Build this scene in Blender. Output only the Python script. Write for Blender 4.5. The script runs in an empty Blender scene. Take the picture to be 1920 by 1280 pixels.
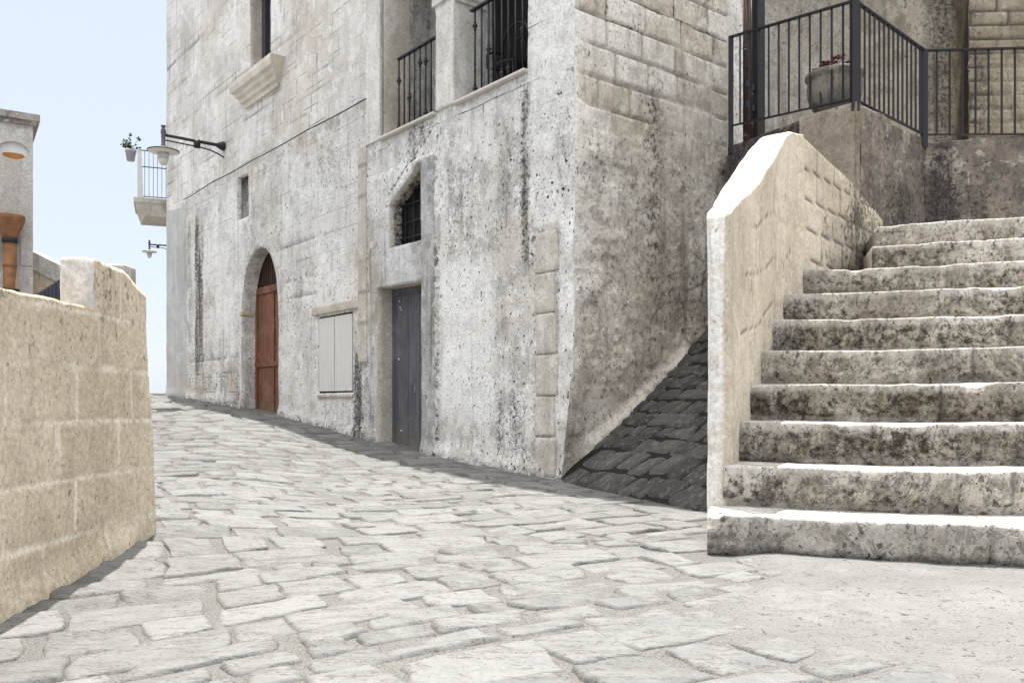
import bpy, bmesh, math, random
import numpy as np
from mathutils import Vector, Matrix
from mathutils.geometry import delaunay_2d_cdt

# ------------------------------------------------------------------ camera, sky, sun
S = bpy.context.scene
COL = S.collection
R = math.radians
cam_d = bpy.data.cameras.new("camera"); cam = bpy.data.objects.new("camera", cam_d); COL.objects.link(cam)
cam.location = (0, 0, 0); cam.rotation_euler = (R(90), 0, 0)
cam_d.sensor_width = 36; cam_d.lens = 30.04; cam_d.shift_y = 0.0599
cam_d.clip_start = 0.05; cam_d.clip_end = 3000
S.camera = cam
SUN_EL, SUN_AZ = 77, -24
w = bpy.data.worlds.new("World"); S.world = w; w.use_nodes = True
wt = w.node_tree
sky = wt.nodes.new('ShaderNodeTexSky'); sky.sky_type = 'NISHITA'; sky.sun_disc = False
sky.sun_elevation = R(SUN_EL); sky.sun_rotation = R(SUN_AZ)
sky.air_density = 1.0; sky.dust_density = 1.0; sky.ozone_density = 1.0
sky_fill = wt.nodes.new('ShaderNodeMix'); sky_fill.data_type = 'RGBA'; sky_fill.inputs[0].default_value = 0.94      # added fill over the sky, brightest overhead to lift the shaded walls
stc = wt.nodes.new('ShaderNodeTexCoord'); sxyz = wt.nodes.new('ShaderNodeSeparateXYZ'); wt.links.new(stc.outputs['Generated'], sxyz.inputs[0])
smr = wt.nodes.new('ShaderNodeMapRange'); smr.inputs[1].default_value = .42; smr.inputs[2].default_value = .95; wt.links.new(sxyz.outputs[2], smr.inputs[0])
smx = wt.nodes.new('ShaderNodeMix'); smx.data_type = 'RGBA'; wt.links.new(smr.outputs[0], smx.inputs[0])
smx.inputs[6].default_value = (1.36, 1.48, 1.62, 1); smx.inputs[7].default_value = (6.5, 6.3, 5.95, 1); wt.links.new(smx.outputs[2], sky_fill.inputs[7])
wt.links.new(sky.outputs[0], sky_fill.inputs[6]); wt.links.new(sky_fill.outputs[2], wt.nodes['Background'].inputs[0]); wt.nodes['Background'].inputs[1].default_value = 0.12
sd = bpy.data.lights.new("sun", 'SUN'); so = bpy.data.objects.new("sun", sd); COL.objects.link(so)
sd.energy = 2.05; sd.angle = R(0.5); sd.color = (1.0, 0.96, 0.9)
sv = Vector((math.sin(R(SUN_AZ))*math.cos(R(SUN_EL)), math.cos(R(SUN_AZ))*math.cos(R(SUN_EL)), math.sin(R(SUN_EL))))
so.rotation_euler = sv.to_track_quat('Z', 'Y').to_euler(); so.location = (0, 0, 30)
S.view_settings.view_transform = 'Standard'; S.view_settings.look = 'None'
S.view_settings.exposure = 2.2; S.view_settings.gamma = 1.0
S.view_settings.use_curve_mapping = False
S.cycles.max_bounces = 8; S.cycles.diffuse_bounces = 5

# ------------------------------------------------------------------ noise helpers (numpy)
def _h(ix, iy, seed):
    n = (ix.astype(np.int64)*374761393 + iy.astype(np.int64)*668265263 + seed*974634777) & 0x7fffffff
    n = ((n ^ (n >> 13))*1274126177) & 0x7fffffff
    return ((n ^ (n >> 16)) & 0xffff)/65535.0
def vnoise(x, y, seed=0):
    x = np.asarray(x, float); y = np.asarray(y, float)
    ix = np.floor(x); iy = np.floor(y); fx = x-ix; fy = y-iy
    fx = fx*fx*(3-2*fx); fy = fy*fy*(3-2*fy)
    a = _h(ix, iy, seed); b = _h(ix+1, iy, seed); c = _h(ix, iy+1, seed); d = _h(ix+1, iy+1, seed)
    return (a*(1-fx)+b*fx)*(1-fy)+(c*(1-fx)+d*fx)*fy
def fbm(x, y, seed=0, oct=4):
    t = 0; a = .5; s = 0
    for k in range(oct):
        t = t+a*vnoise(np.asarray(x)*2**k, np.asarray(y)*2**k, seed+k*17); s += a; a *= .5
    return t/s*2-1           # -1..1
def sst(a, b, x): t = np.clip((np.asarray(x, float)-a)/(b-a), 0, 1); return t*t*(3-2*t)
def bump(x, a, b, soft): return sst(a-soft, a+soft, x)*(1-sst(b-soft, b+soft, x))

# ------------------------------------------------------------------ object helpers
def tag(o, label=None, cat=None, group=None, kind=None):
    if label: o['label'] = label
    if cat: o['category'] = cat
    if group: o['group'] = group
    if kind: o['kind'] = kind
    return o
def empty(name, loc, label, cat, group=None, rz=0.0):
    o = bpy.data.objects.new(name, None); COL.objects.link(o); o.empty_display_size = .1
    o.location = loc; o.rotation_euler = (0, 0, rz); o['_l'] = list(loc)
    del o['_l']
    return tag(o, label, cat, group)
def mesh(name, V, F, mat, parent=None, loc=(0, 0, 0), smooth=False, attrs=None, mats=None, midx=None):
    """one mesh object; V is in the parent's frame (or in the world, then the origin goes to loc)"""
    V = np.asarray(V, float).reshape(-1, 3) - np.asarray(loc, float)
    me = bpy.data.meshes.new(name)
    me.from_pydata(V.tolist(), [], [list(map(int, f)) for f in F]); me.update()
    if smooth: me.polygons.foreach_set('use_smooth', [True]*len(me.polygons))
    for k, a in (attrs or {}).items():
        at = me.attributes.new(k, 'FLOAT', 'POINT'); at.data.foreach_set('value', np.asarray(a, np.float32))
    for m in (mats or [mat]): me.materials.append(m)
    if midx is not None: me.polygons.foreach_set('material_index', np.asarray(midx, np.int32))
    o = bpy.data.objects.new(name, me); COL.objects.link(o); o.location = loc
    if parent is not None: o.parent = parent
    return o
class MB:
    """collects shapes into one mesh"""
    def __init__(s): s.V = []; s.F = []; s.n = 0
    def add(s, V, F):
        V = np.asarray(V, float).reshape(-1, 3); s.V.append(V); s.F += [[i+s.n for i in f] for f in F]; s.n += len(V); return s
    def box(s, a, b):
        x0, y0, z0 = a; x1, y1, z1 = b
        return s.add([(x0,y0,z0),(x1,y0,z0),(x1,y1,z0),(x0,y1,z0),(x0,y0,z1),(x1,y0,z1),(x1,y1,z1),(x0,y1,z1)],
              [(0,3,2,1),(4,5,6,7),(0,1,5,4),(1,2,6,5),(2,3,7,6),(3,0,4,7)])
    def bar(s, p, q, wd, ht=None, up=(0, 0, 1)):
        p = np.array(p, float); q = np.array(q, float); d = q-p; d /= np.linalg.norm(d); ht = ht or wd
        u = np.array(up, float)
        if abs(d@u) > .98: u = np.array([1., 0, 0])
        x = np.cross(d, u); x /= np.linalg.norm(x); y = np.cross(x, d)
        V = [e+x*wd/2*i+y*ht/2*j for e in (p, q) for i, j in ((-1,-1),(1,-1),(1,1),(-1,1))]
        return s.add(V, [(0,1,2,3),(7,6,5,4),(0,4,5,1),(1,5,6,2),(2,6,7,3),(3,7,4,0)])
    def tube(s, P, r, n=8):
        P = np.asarray(P, float); m = len(P); r = np.full(m, r) if np.isscalar(r) else np.asarray(r)
        T = np.gradient(P, axis=0); T /= np.linalg.norm(T, axis=1)[:, None]
        u = np.array([0, 0, 1.]) if abs(T[0][2]) < .9 else np.array([1., 0, 0]); V = []
        for k in range(m):
            u = u-T[k]*(u@T[k]); u /= np.linalg.norm(u); v = np.cross(T[k], u)
            for j in range(n):
                a = 2*math.pi*j/n; V.append(P[k]+r[k]*(math.cos(a)*u+math.sin(a)*v))
        F = [(k*n+j, k*n+(j+1) % n, (k+1)*n+(j+1) % n, (k+1)*n+j) for k in range(m-1) for j in range(n)]
        F += [list(range(n))[::-1], [(m-1)*n+j for j in range(n)]]
        return s.add(V, F)
    def lathe(s, prof, c=(0, 0, 0), n=24, sq=(1, 1)):
        V = []; m = len(prof)
        for r, z in prof:
            for j in range(n):
                a = 2*math.pi*j/n; V.append((c[0]+r*sq[0]*math.cos(a), c[1]+r*sq[1]*math.sin(a), c[2]+z))
        F = [(k*n+j, k*n+(j+1) % n, (k+1)*n+(j+1) % n, (k+1)*n+j) for k in range(m-1) for j in range(n)]
        F += [list(range(n))[::-1], [(m-1)*n+j for j in range(n)]]
        return s.add(V, F)
    def build(s, name, mat, parent=None, loc=(0, 0, 0), smooth=False, attrs=None):
        return mesh(name, np.vstack(s.V), s.F, mat, parent, loc, smooth, attrs)
def rblock(c, hx, hy, hz, r=.02, res=.06, amp=.006, seed=0, ang=0.0, taper=0.0, freq=9.0):
    """a rounded, weathered block as V,F: rounded box, surface pushed by noise"""
    def ax(h):
        rr = min(r, h*.9); n = max(2, int(round((2*h-2*rr)/res)))
        return np.unique(np.round(np.concatenate([[-h, -h+rr*.35], np.linspace(-h+rr, h-rr, n+1), [h-rr*.35, h]]), 6))
    X, Y, Z = ax(hx), ax(hy), ax(hz); idx = {}; V = []; F = []
    def vid(p):
        k = tuple(np.round(p, 6))
        if k not in idx: idx[k] = len(V); V.append(p)
        return idx[k]
    def face(A, B, f, flip):
        for i in range(len(A)-1):
            for j in range(len(B)-1):
                q = [vid(f(A[i], B[j])), vid(f(A[i+1], B[j])), vid(f(A[i+1], B[j+1])), vid(f(A[i], B[j+1]))]
                F.append(q[::-1] if flip else q)
    face(X, Y, lambda a, b: (a, b, hz), False); face(X, Y, lambda a, b: (a, b, -hz), True)
    face(X, Z, lambda a, b: (a, -hy, b), False); face(X, Z, lambda a, b: (a, hy, b), True)
    face(Y, Z, lambda a, b: (hx, a, b), False); face(Y, Z, lambda a, b: (-hx, a, b), True)
    V = np.array(V); H = np.array([hx, hy, hz]); rr = np.minimum(r, H*.9)
    I = np.clip(V, -H+rr, H-rr); D = V-I; L = np.linalg.norm(D, axis=1)[:, None]+1e-9; N = D/L
    V = I+N*np.minimum(rr, 9)[None, :]
    n = fbm((V[:, 0]+V[:, 1]*.6)*freq+seed*7.3, (V[:, 2]+V[:, 1]*.7)*freq+seed*3.1, seed, 4)
    n2 = fbm(V[:, 0]*2.3+seed, V[:, 1]*2.3+V[:, 2]*1.7, seed+5, 2)
    V = V+N*(amp*(n+n2))[:, None]
    if taper: V[:, :2] *= (1-taper*(V[:, 2:3]+hz)/(2*hz))
    ca, sa = math.cos(ang), math.sin(ang)
    V = np.stack([V[:, 0]*ca-V[:, 1]*sa+c[0], V[:, 0]*sa+V[:, 1]*ca+c[1], V[:, 2]+c[2]], 1)
    return V, F

# ------------------------------------------------------------------ material helpers
class NT:
    def __init__(s, name):
        s.m = bpy.data.materials.new(name); s.m.use_nodes = True; s.t = s.m.node_tree; s.b = s.t.nodes['Principled BSDF']
    def put(s, sock, v):
        if isinstance(v, bpy.types.NodeSocket): s.t.links.new(v, sock)
        elif v is not None: sock.default_value = v
    def n(s, typ, **kw):
        nd = s.t.nodes.new('ShaderNode'+typ)
        for k, v in kw.items(): setattr(nd, k, v)
        return nd
    def math(s, op, a, b=None, c=None, clamp=False):
        nd = s.n('Math', operation=op, use_clamp=clamp); s.put(nd.inputs[0], a); s.put(nd.inputs[1], b)
        if c is not None: s.put(nd.inputs[2], c)
        return nd.outputs[0]
    def noise(s, v, scale, detail=4, rough=.55, dist=0):
        nd = s.n('TexNoise'); s.put(nd.inputs['Vector'], v); s.put(nd.inputs['Scale'], scale)
        s.put(nd.inputs['Detail'], detail); s.put(nd.inputs['Roughness'], rough); s.put(nd.inputs['Distortion'], dist)
        return nd.outputs['Fac']
    def map(s, v, sc=(1, 1, 1), loc=(0, 0, 0), rot=(0, 0, 0)):
        nd = s.n('Mapping'); s.put(nd.inputs[0], v); nd.inputs['Scale'].default_value = sc
        nd.inputs['Location'].default_value = loc; nd.inputs['Rotation'].default_value = rot; return nd.outputs[0]
    def step(s, v, a, b, lo=0., hi=1.):
        nd = s.n('MapRange', interpolation_type='SMOOTHSTEP'); s.put(nd.inputs[0], v)
        nd.inputs[1].default_value = a; nd.inputs[2].default_value = b; nd.inputs[3].default_value = lo; nd.inputs[4].default_value = hi
        return nd.outputs[0]
    def mix(s, f, a, b, mode='MIX'):
        nd = s.n('Mix', data_type='RGBA', blend_type=mode); s.put(nd.inputs[0], f)
        for q, v in ((6, a), (7, b)): s.put(nd.inputs[q], (*v, 1) if isinstance(v, tuple) and len(v) == 3 else v)
        return nd.outputs[2]
    def attr(s, nm): nd = s.n('Attribute', attribute_name=nm); return nd.outputs['Fac']
    def bump(s, h, st, dist, nrm=None):
        nd = s.n('Bump'); s.put(nd.inputs['Height'], h); nd.inputs['Strength'].default_value = st
        nd.inputs['Distance'].default_value = dist; s.put(nd.inputs['Normal'], nrm); return nd.outputs[0]
    def done(s, col, rough=.9, nrm=None, metal=0., spec=.3):
        s.put(s.b.inputs['Base Color'], (*col, 1) if isinstance(col, tuple) and len(col) == 3 else col)
        s.put(s.b.inputs['Roughness'], rough); s.put(s.b.inputs['Metallic'], metal)
        s.b.inputs['Specular IOR Level'].default_value = spec
        if nrm is not None: s.put(s.b.inputs['Normal'], nrm)
        return s.m

def stone(name, c1, c2, dark=(.045, .04, .036), pale=(.75, .74, .72), pit=.5, streak=.35, speck=.5, bmp=.6, scale=1.0, seed=0., bias=0., patchc=None, worn=.5, dens=0., course=False, dirt=.3):
    """weathered masonry. Attributes painted on the mesh: grime (lichen and soot), pale (limewash), joint (mortar lines), warm"""
    g = NT(name); tc = g.n('TexCoord').outputs['Object']; v = g.map(tc, (scale,)*3, (seed, seed*.7, seed*.3))
    big = g.noise(v, 1.1, 3); med = g.noise(v, 6.5, 7, .62); fine = g.noise(v, 42, 5, .65)
    f = g.math('ADD', g.math('MULTIPLY', big, .55), g.math('MULTIPLY', med, .45))
    col = g.mix(g.step(f, .36+bias, .62+bias), c1, c2)
    col = g.mix(g.math('MULTIPLY', g.attr('warm'), g.step(med, .3, .6, .5, 1.)), col, (.46, .35, .21))
    patch = g.noise(v, 3.2, 9, .72, .6)
    pk = g.step(patch, .555, .572); col = g.mix(g.math('MULTIPLY', pk, .65), col, patchc or pale)
    wn = g.noise(g.map(v, (1, 1, .7), (5, 2, 9)), 4.6, 11, .76, .3)
    cl = g.math('SUBTRACT', 1., g.math('MULTIPLY', g.attr('clean'), .72))
    col = g.mix(g.math('MULTIPLY', g.step(wn, .485, .43, 0, worn), cl), col, tuple(x*q_ for x, q_ in zip(c1, (.5, .49, .48))))
    col = g.mix(g.math('MULTIPLY', g.attr('pale'), g.step(patch, .40, .52, .45, 1.)), col, pale)
    if course:      # thin open joints of the ashlar where the wash has worn off
        sx = g.n('SeparateXYZ'); g.put(sx.inputs[0], tc); cm = g.n('CombineXYZ'); wz = g.noise(tc, 1.3, 3)
        g.put(cm.inputs[0], sx.outputs[0]); g.put(cm.inputs[1], g.math('ADD', sx.outputs[2], g.math('MULTIPLY', wz, .05)))
        bk = g.n('TexBrick'); g.put(bk.inputs['Vector'], cm.outputs[0])
        for k_, v_ in (('Scale', 1.), ('Mortar Size', .007), ('Mortar Smooth', .4), ('Brick Width', 1.15), ('Row Height', .272)): bk.inputs[k_].default_value = v_
        br = g.math('MULTIPLY', g.math('MULTIPLY', bk.outputs['Fac'], g.attr('course')), g.step(g.noise(g.map(tc, (.8, 1, 2.2)), 1.5, 4, .6), .46, .60))
        col = g.mix(g.math('MULTIPLY', br, .9), col, (.10, .09, .08))
    bd = g.noise(g.map(v, (1, 1, .6), (3, 8, 1)), .95, 7, .68, .4); col = g.mix(g.step(bd, .47, .62, 0, dirt), col, tuple(x*q_ for x, q_ in zip(c1, (.60, .575, .55))))
    # rain streaks
    st = g.noise(g.map(v, (5.5, 5.5, .28)), 1.6, 6, .6)
    col = g.mix(g.math('MULTIPLY', g.step(st, .52, .70), streak), col, (.13, .12, .115))
    # lichen and soot
    gr = g.math('MINIMUM', g.attr('grime'), .80)
    gn = g.math('ADD', gr, g.math('MULTIPLY', g.math('SUBTRACT', g.noise(v, 19, 10, .78), .5), 2.7))
    gs = g.math('ADD', gr, g.math('MULTIPLY', g.math('SUBTRACT', st, .5), 1.3))
    gm = g.math('MULTIPLY', g.step(g.math('MAXIMUM', gn, g.math('MULTIPLY', gs, .85)), .40, .95), g.step(gr, .02, .35))
    col = g.mix(gm, col, g.mix(g.step(fine, .45, .7), dark, tuple(x*2.6 for x in dark)))
    # pits: small upright holes gathered in patches
    pv = g.map(v, (1, 1, .62)); pn = g.noise(pv, 27, 2, .5)
    pm = g.step(g.noise(v, 2.2, 5, .65), .40-dens, .60-dens)
    pits = g.math('MULTIPLY', g.step(pn, .350, .315), pm)
    pits2 = g.math('MULTIPLY', g.step(g.noise(pv, 64, 2, .5), .35, .31), g.step(g.noise(v, 3.1, 4, .6), .35, .6, .25, 1.))
    pt = g.math('MULTIPLY', g.math('MULTIPLY', g.math('MAXIMUM', pits, pits2), pit), cl)
    col = g.mix(pt, col, (.045, .04, .036))
    col = g.mix(g.math('MULTIPLY', g.attr('joint'), g.step(fine, .3, .55, .5, 1.)), col, (.11, .095, .08))
    col = g.mix(speck, col, g.mix(g.step(fine, .3, .7), (.58, .57, .56), (1.26, 1.26, 1.26)), 'MULTIPLY')
    h = g.math('ADD', g.math('MULTIPLY', med, .8), g.math('MULTIPLY', fine, .28))
    h = g.math('ADD', h, g.math('MULTIPLY', g.step(wn, .43, .485), .25*worn))
    h = g.math('ADD', h, g.math('MULTIPLY', pk, .3)); h = g.math('SUBTRACT', h, g.math('MULTIPLY', pt, .6)); h = g.math('SUBTRACT', h, g.math('MULTIPLY', gm, .12))
    return g.done(col, .93, g.bump(h, bmp, .02), spec=.2)
def metal(name, c=(.018, .018, .022), rough=.5, rust=.15):
    g = NT(name); v = g.n('TexCoord').outputs['Object']; n = g.noise(v, 30, 6, .65)
    col = g.mix(g.math('MULTIPLY', g.step(n, .55, .7), rust), c, (.12, .055, .03))
    return g.done(col, g.step(n, .3, .7, rough-.1, rough+.2), g.bump(n, .25, .003), 0., .45)
def wood(name, c1, c2, c3, rough=.7, foot=None):
    g = NT(name); v = g.n('TexCoord').outputs['Object']
    n = g.noise(g.map(v, (22, 22, 1.2)), 1.5, 7, .65); b = g.noise(v, 3.1, 5, .6); p = g.noise(g.map(v, (1, 1, .5)), 9, 6, .7)
    col = g.mix(g.step(n, .3, .7), c1, c2); col = g.mix(g.step(b, .5, .7, 0, .6), col, c3)
    col = g.mix(g.step(p, .6, .72, 0, .6), col, tuple(x*.35 for x in c1))
    q = g.noise(g.map(v, (9, 9, 1.6)), 3, 8, .72); col = g.mix(g.step(q, .60, .66, 0, .55), col, tuple(min(1, x*1.9+.03) for x in c3))      # flaked paint
    if foot is not None:     # splashed dirt at the foot of the door
        sx = g.n('SeparateXYZ'); g.put(sx.inputs[0], v); zz_ = g.math('ADD', sx.outputs[2], g.math('MULTIPLY', p, .5))
        col = g.mix(g.step(zz_, foot+.75, foot+.2, 0, .6), col, (.20, .17, .135))
    return g.done(col, rough, g.bump(n, .4, .004), spec=.25)
def plain(name, c, rough=.6, var=.25, sc=12., bm=.2, spec=.3):
    g = NT(name); v = g.n('TexCoord').outputs['Object']; n = g.noise(v, sc, 6, .6)
    col = g.mix(g.step(n, .3, .7), tuple(x*(1-var) for x in c), c)
    return g.done(col, rough, g.bump(n, bm, .006), spec=spec)

M = {}
M['facade'] = stone('weathered_limewash', (.62, .597, .57), (.86, .848, .832), pale=(.90, .897, .89), pit=1., streak=.25, worn=.50, dirt=.34, dens=.10, course=True)
M['side'] = stone('brown_plaster', (.44, .395, .335), (.70, .655, .59), dark=(.05, .037, .025), pale=(.83, .805, .76), patchc=(.72, .675, .61), pit=.75, streak=.25, seed=4., worn=.4)
M['loggia'] = stone('loggia_plaster', (.40, .385, .36), (.56, .545, .52), dark=(.07, .065, .06), pit=.8, streak=.3, seed=21., worn=.5, dens=.1)
M['sill'] = stone('sill_stone', (.62, .58, .50), (.76, .72, .64), pit=.15, streak=.1, bmp=.15, seed=22., worn=.1, speck=.25)
M['smooth'] = stone('smooth_render', (.46, .46, .46), (.55, .55, .555), pale=(.58, .58, .585), pit=.1, streak=.3, bmp=.2, speck=.25, worn=.12)
M['cream'] = stone('cream_stone', (.50, .46, .39), (.66, .62, .55), pale=(.72, .69, .64), pit=.4, streak=.2, bmp=.35, seed=2., worn=.3)
M['pierstone'] = stone('pier_stone', (.64, .62, .58), (.80, .785, .76), pit=.3, streak=.2, bmp=.3, seed=3., worn=.2)
M['surround'] = stone('grey_surround', (.36, .365, .37), (.62, .62, .625), dark=(.06, .06, .062), pale=(.72, .72, .72), pit=.5, streak=.6, seed=6., worn=.5)
M['tuff'] = stone('tan_tuff', (.52, .44, .325), (.64, .56, .44), dark=(.13, .10, .065), pale=(.80, .74, .64), patchc=(.60, .515, .39), pit=.6, streak=.1, bmp=.4, seed=8., worn=.22, dirt=.2)
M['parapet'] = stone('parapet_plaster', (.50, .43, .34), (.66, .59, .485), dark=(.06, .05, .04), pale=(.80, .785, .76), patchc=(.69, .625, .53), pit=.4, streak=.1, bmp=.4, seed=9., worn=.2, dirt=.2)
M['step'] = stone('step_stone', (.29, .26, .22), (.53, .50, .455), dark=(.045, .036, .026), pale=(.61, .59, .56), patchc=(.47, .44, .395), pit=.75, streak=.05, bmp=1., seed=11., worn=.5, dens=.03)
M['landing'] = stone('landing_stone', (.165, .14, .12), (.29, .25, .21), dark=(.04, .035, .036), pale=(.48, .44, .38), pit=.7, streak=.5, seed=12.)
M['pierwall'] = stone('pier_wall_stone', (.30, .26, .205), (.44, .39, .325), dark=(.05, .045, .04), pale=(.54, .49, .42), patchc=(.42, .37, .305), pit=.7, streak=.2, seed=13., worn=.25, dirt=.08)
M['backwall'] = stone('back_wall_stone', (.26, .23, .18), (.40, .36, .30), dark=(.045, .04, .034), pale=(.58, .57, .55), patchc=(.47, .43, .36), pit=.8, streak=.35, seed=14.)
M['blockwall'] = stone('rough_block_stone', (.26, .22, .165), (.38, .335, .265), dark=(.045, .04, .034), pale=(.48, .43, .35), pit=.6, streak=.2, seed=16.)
M['house'] = stone('house_stone', (.50, .47, .44), (.63, .60, .57), pit=.25, streak=.3, bmp=.4, seed=15., worn=.25)
M['iron'] = metal('black_iron', (.013, .013, .018), .5, .15)
M['iron_grey'] = metal('grey_iron', (.09, .09, .11), .45, .1)
M['marble'] = plain('marble_sill', (.62, .59, .56), .5, .15)
M['reddoor'] = wood('red_brown_wood', (.13, .055, .032), (.23, .105, .06), (.29, .155, .095), foot=.3)
M['greydoor'] = wood('grey_door_paint', (.075, .075, .088), (.135, .135, .155), (.19, .19, .20), rough=.6, foot=0.)
M['shutter'] = wood('white_shutter_paint', (.60, .585, .555), (.70, .69, .66), (.64, .60, .54), rough=.65)
M['dark'] = plain('dark_interior', (.012, .011, .011), .8)
M['slitfill'] = stone('sooty_fill', (.24, .22, .21), (.42, .39, .38), dark=(.03, .028, .03), pit=.6, seed=17.)
M['glass'] = plain('old_glass', (.06, .065, .075), .12, .1, 3., .02, .5)
M['terracotta'] = plain('terracotta', (.30, .145, .07), .8, .45, 9., .4)
M['ochre'] = plain('ochre_board', (.42, .19, .05), .8, .3)
M['oldclay'] = plain('dull_red_clay', (.12, .06, .045), .85, .5, 8., .3)
M['white'] = plain('white_paint', (.72, .72, .72), .6, .12)
M['enamel'] = plain('enamel', (.72, .70, .62), .35, .1, 6., .05)
M['lampglass'] = plain('lamp_glass', (.55, .56, .58), .2, .2, 14., .1, .5)
M['sheet'] = plain('blue_grey_sheet', (.075, .08, .105), .5, .2)
M['potstone'] = stone('pot_stone', (.17, .155, .135), (.28, .255, .22), patchc=(.24, .215, .185), dark=(.06, .055, .05), pit=.3, streak=.3, bmp=.3, seed=19., scale=2.)
M['leaf'] = plain('leaf', (.05, .085, .03), .6, .4)
M['redflower'] = plain('dark_red_petals', (.11, .012, .012), .7, .4)
M['mauve'] = plain('mauve_plastic', (.42, .39, .46), .6, .15)
M['cable'] = plain('cable_rubber', (.03, .03, .032), .7)

def paving_mat():
    g = NT('limestone_paving'); v = g.n('TexCoord').outputs['Object']; t = g.attr('tint')
    med = g.noise(v, 9, 7, .62); fine = g.noise(v, 60, 5, .65)
    rid = g.noise(g.map(v, (3, 14, 6), rot=(0, 0, R(-28))), 1.6, 6, .65, .3)
    col = g.mix(t, (.125, .124, .122), (.182, .181, .179)); col = g.mix(g.step(med, .38, .68, 0, .5), col, (.212, .211, .208))
    col = g.mix(g.step(g.math('ABSOLUTE', g.math('SUBTRACT', rid, .44)), .022, .004, 0, .75), col, (.06, .056, .05)); col = g.mix(g.step(rid, .40, .34, 0, .5), col, (.10, .095, .088))
    col = g.mix(g.math('MULTIPLY', g.attr('edge'), g.step(med, .3, .55, .45, 1.)), col, (.055, .05, .044))
    col = g.mix(g.math('MULTIPLY', g.step(g.noise(v, 48, 3, .6), .36, .3), .7), col, (.09, .085, .08))
    col = g.mix(.5, col, g.mix(g.step(fine, .3, .7), (.75, .75, .75), (1.15, 1.15, 1.15)), 'MULTIPLY')
    h = g.math('ADD', g.math('MULTIPLY', rid, .8), g.math('ADD', g.math('MULTIPLY', med, .5), g.math('MULTIPLY', fine, .2)))
    return g.done(col, .85, g.bump(h, .8, .02), spec=.25)
def gravel_mat():
    g = NT('gravel_joints'); v = g.n('TexCoord').outputs['Object']; c = g.attr('cement')
    n = g.noise(v, 120, 4, .7); m = g.noise(v, 7, 6, .6); b = g.noise(v, 1.6, 4)
    col = g.mix(g.step(n, .3, .7), (.06, .058, .054), (.185, .181, .174)); col = g.mix(g.step(m, .45, .7, 0, .5), col, (.15, .146, .139))
    cem = g.mix(g.step(b, .35, .65), (.155, .153, .148), (.19, .188, .183)); cem = g.mix(g.step(m, .5, .7, 0, .5), cem, (.138, .134, .128))
    pit = g.math('MULTIPLY', g.math('MAXIMUM', g.step(g.noise(v, 34, 3, .6), .36, .325), g.math('MULTIPLY', g.step(g.noise(v, 90, 3, .6), .37, .33), .7)), g.step(b, .35, .55, .55, 1.))
    crk = g.noise(g.map(v, (1.2, 6, 1), rot=(0, 0, R(4))), 1.4, 7, .65); cem = g.mix(g.step(g.math('ABSOLUTE', g.math('SUBTRACT', crk, .47)), .007, .001, 0, .6), cem, (.06, .055, .05)); cem = g.mix(g.step(g.noise(v, 2.4, 7, .7), .56, .62, 0, .45), cem, (.215, .212, .207))
    cem = g.mix(pit, cem, (.07, .065, .06)); cem = g.mix(.35, cem, g.mix(g.step(n, .3, .7), (.8, .8, .8), (1.1, 1.1, 1.1)), 'MULTIPLY')
    col = g.mix(c, col, cem)
    h = g.math('ADD', g.math('MULTIPLY', n, .5), m); h = g.math('SUBTRACT', h, g.math('MULTIPLY', pit, g.math('MULTIPLY', c, 1.2)))
    return g.done(col, .92, g.bump(h, .7, .012), spec=.2)
def cobble_mat():
    g = NT('dark_basalt'); v = g.n('TexCoord').outputs['Object']; t = g.attr('tint')
    m = g.noise(v, 16, 8, .7); f = g.noise(v, 70, 5, .65)
    col = g.mix(t, (.033, .030, .028), (.085, .079, .074)); col = g.mix(g.step(m, .48, .7), col, (.17, .162, .155))
    col = g.mix(g.step(f, .62, .75, 0, .6), col, (.2, .2, .21))
    return g.done(col, .75, g.bump(g.math('ADD', m, g.math('MULTIPLY', f, .4)), .9, .03), spec=.35)
M['paving'] = paving_mat(); M['gravel'] = gravel_mat(); M['cobble'] = cobble_mat()
M['darksoil'] = plain('dark_joint_soil', (.014, .0128, .0115), .95, .4, 40., .5)

# ------------------------------------------------------------------ the ground
def street_z(X, Y):
    X = np.asarray(X, float); Y = np.asarray(Y, float); p = -.47*X+.88*Y
    z = np.interp(p, [-60, 0, 3.3, 5.5, 6.8, 8, 9.28, 11.3, 13.3, 16, 18.7, 22, 27, 60, 400], [-.78, -.78, -.76, -.755, -.745, -.68, -.59, -.40, -.2, 0, .15, .24, .15, -1.5, -8])
    L = sst(.6, 2.0, -X-.25*(Y-4.5))
    return z + L*np.interp(p, [2.5, 3.68, 4.85, 7, 10, 14], [-.07, -.05, .085, .12, .09, 0])
def cement_mask(X, Y):
    n = fbm(X*1.7, Y*1.7, 41, 3)*.22
    a = sst(-.12, .25, (X-.72)+n - .55*np.maximum(0, 2.75-Y) - .45*sst(3.1, 3.9, Y)); b = 1-sst(5.0, 5.6, Y+n)
    return a*b
gx = np.concatenate([[-400, -120, -40, -20, -12], np.arange(-8.5, -1.5, .08), np.arange(-1.5, 3.2, .045), [3.3, 3.6, 4], [5, 7, 12, 30, 120, 400]])
gy = np.concatenate([[-400, -100, -30, -8, -2, 0, 1], np.arange(1.6, 5.6, .045), np.arange(5.6, 9.5, .08), np.arange(9.5, 21, .15), [22, 24, 27, 32, 45, 80, 200, 600]])
GX, GY = np.meshgrid(gx, gy); X = GX.ravel(); Y = GY.ravel()
cem = cement_mask(X, Y); Z = street_z(X, Y)+.004*fbm(X*9, Y*9, 3)+cem*(.020+.016*fbm(X*3.1, Y*3.1, 47, 3))-.006+.020*(1-cem)*cem*fbm(X*6, Y*6, 48, 3)
nx, ny = len(gx), len(gy)
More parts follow.
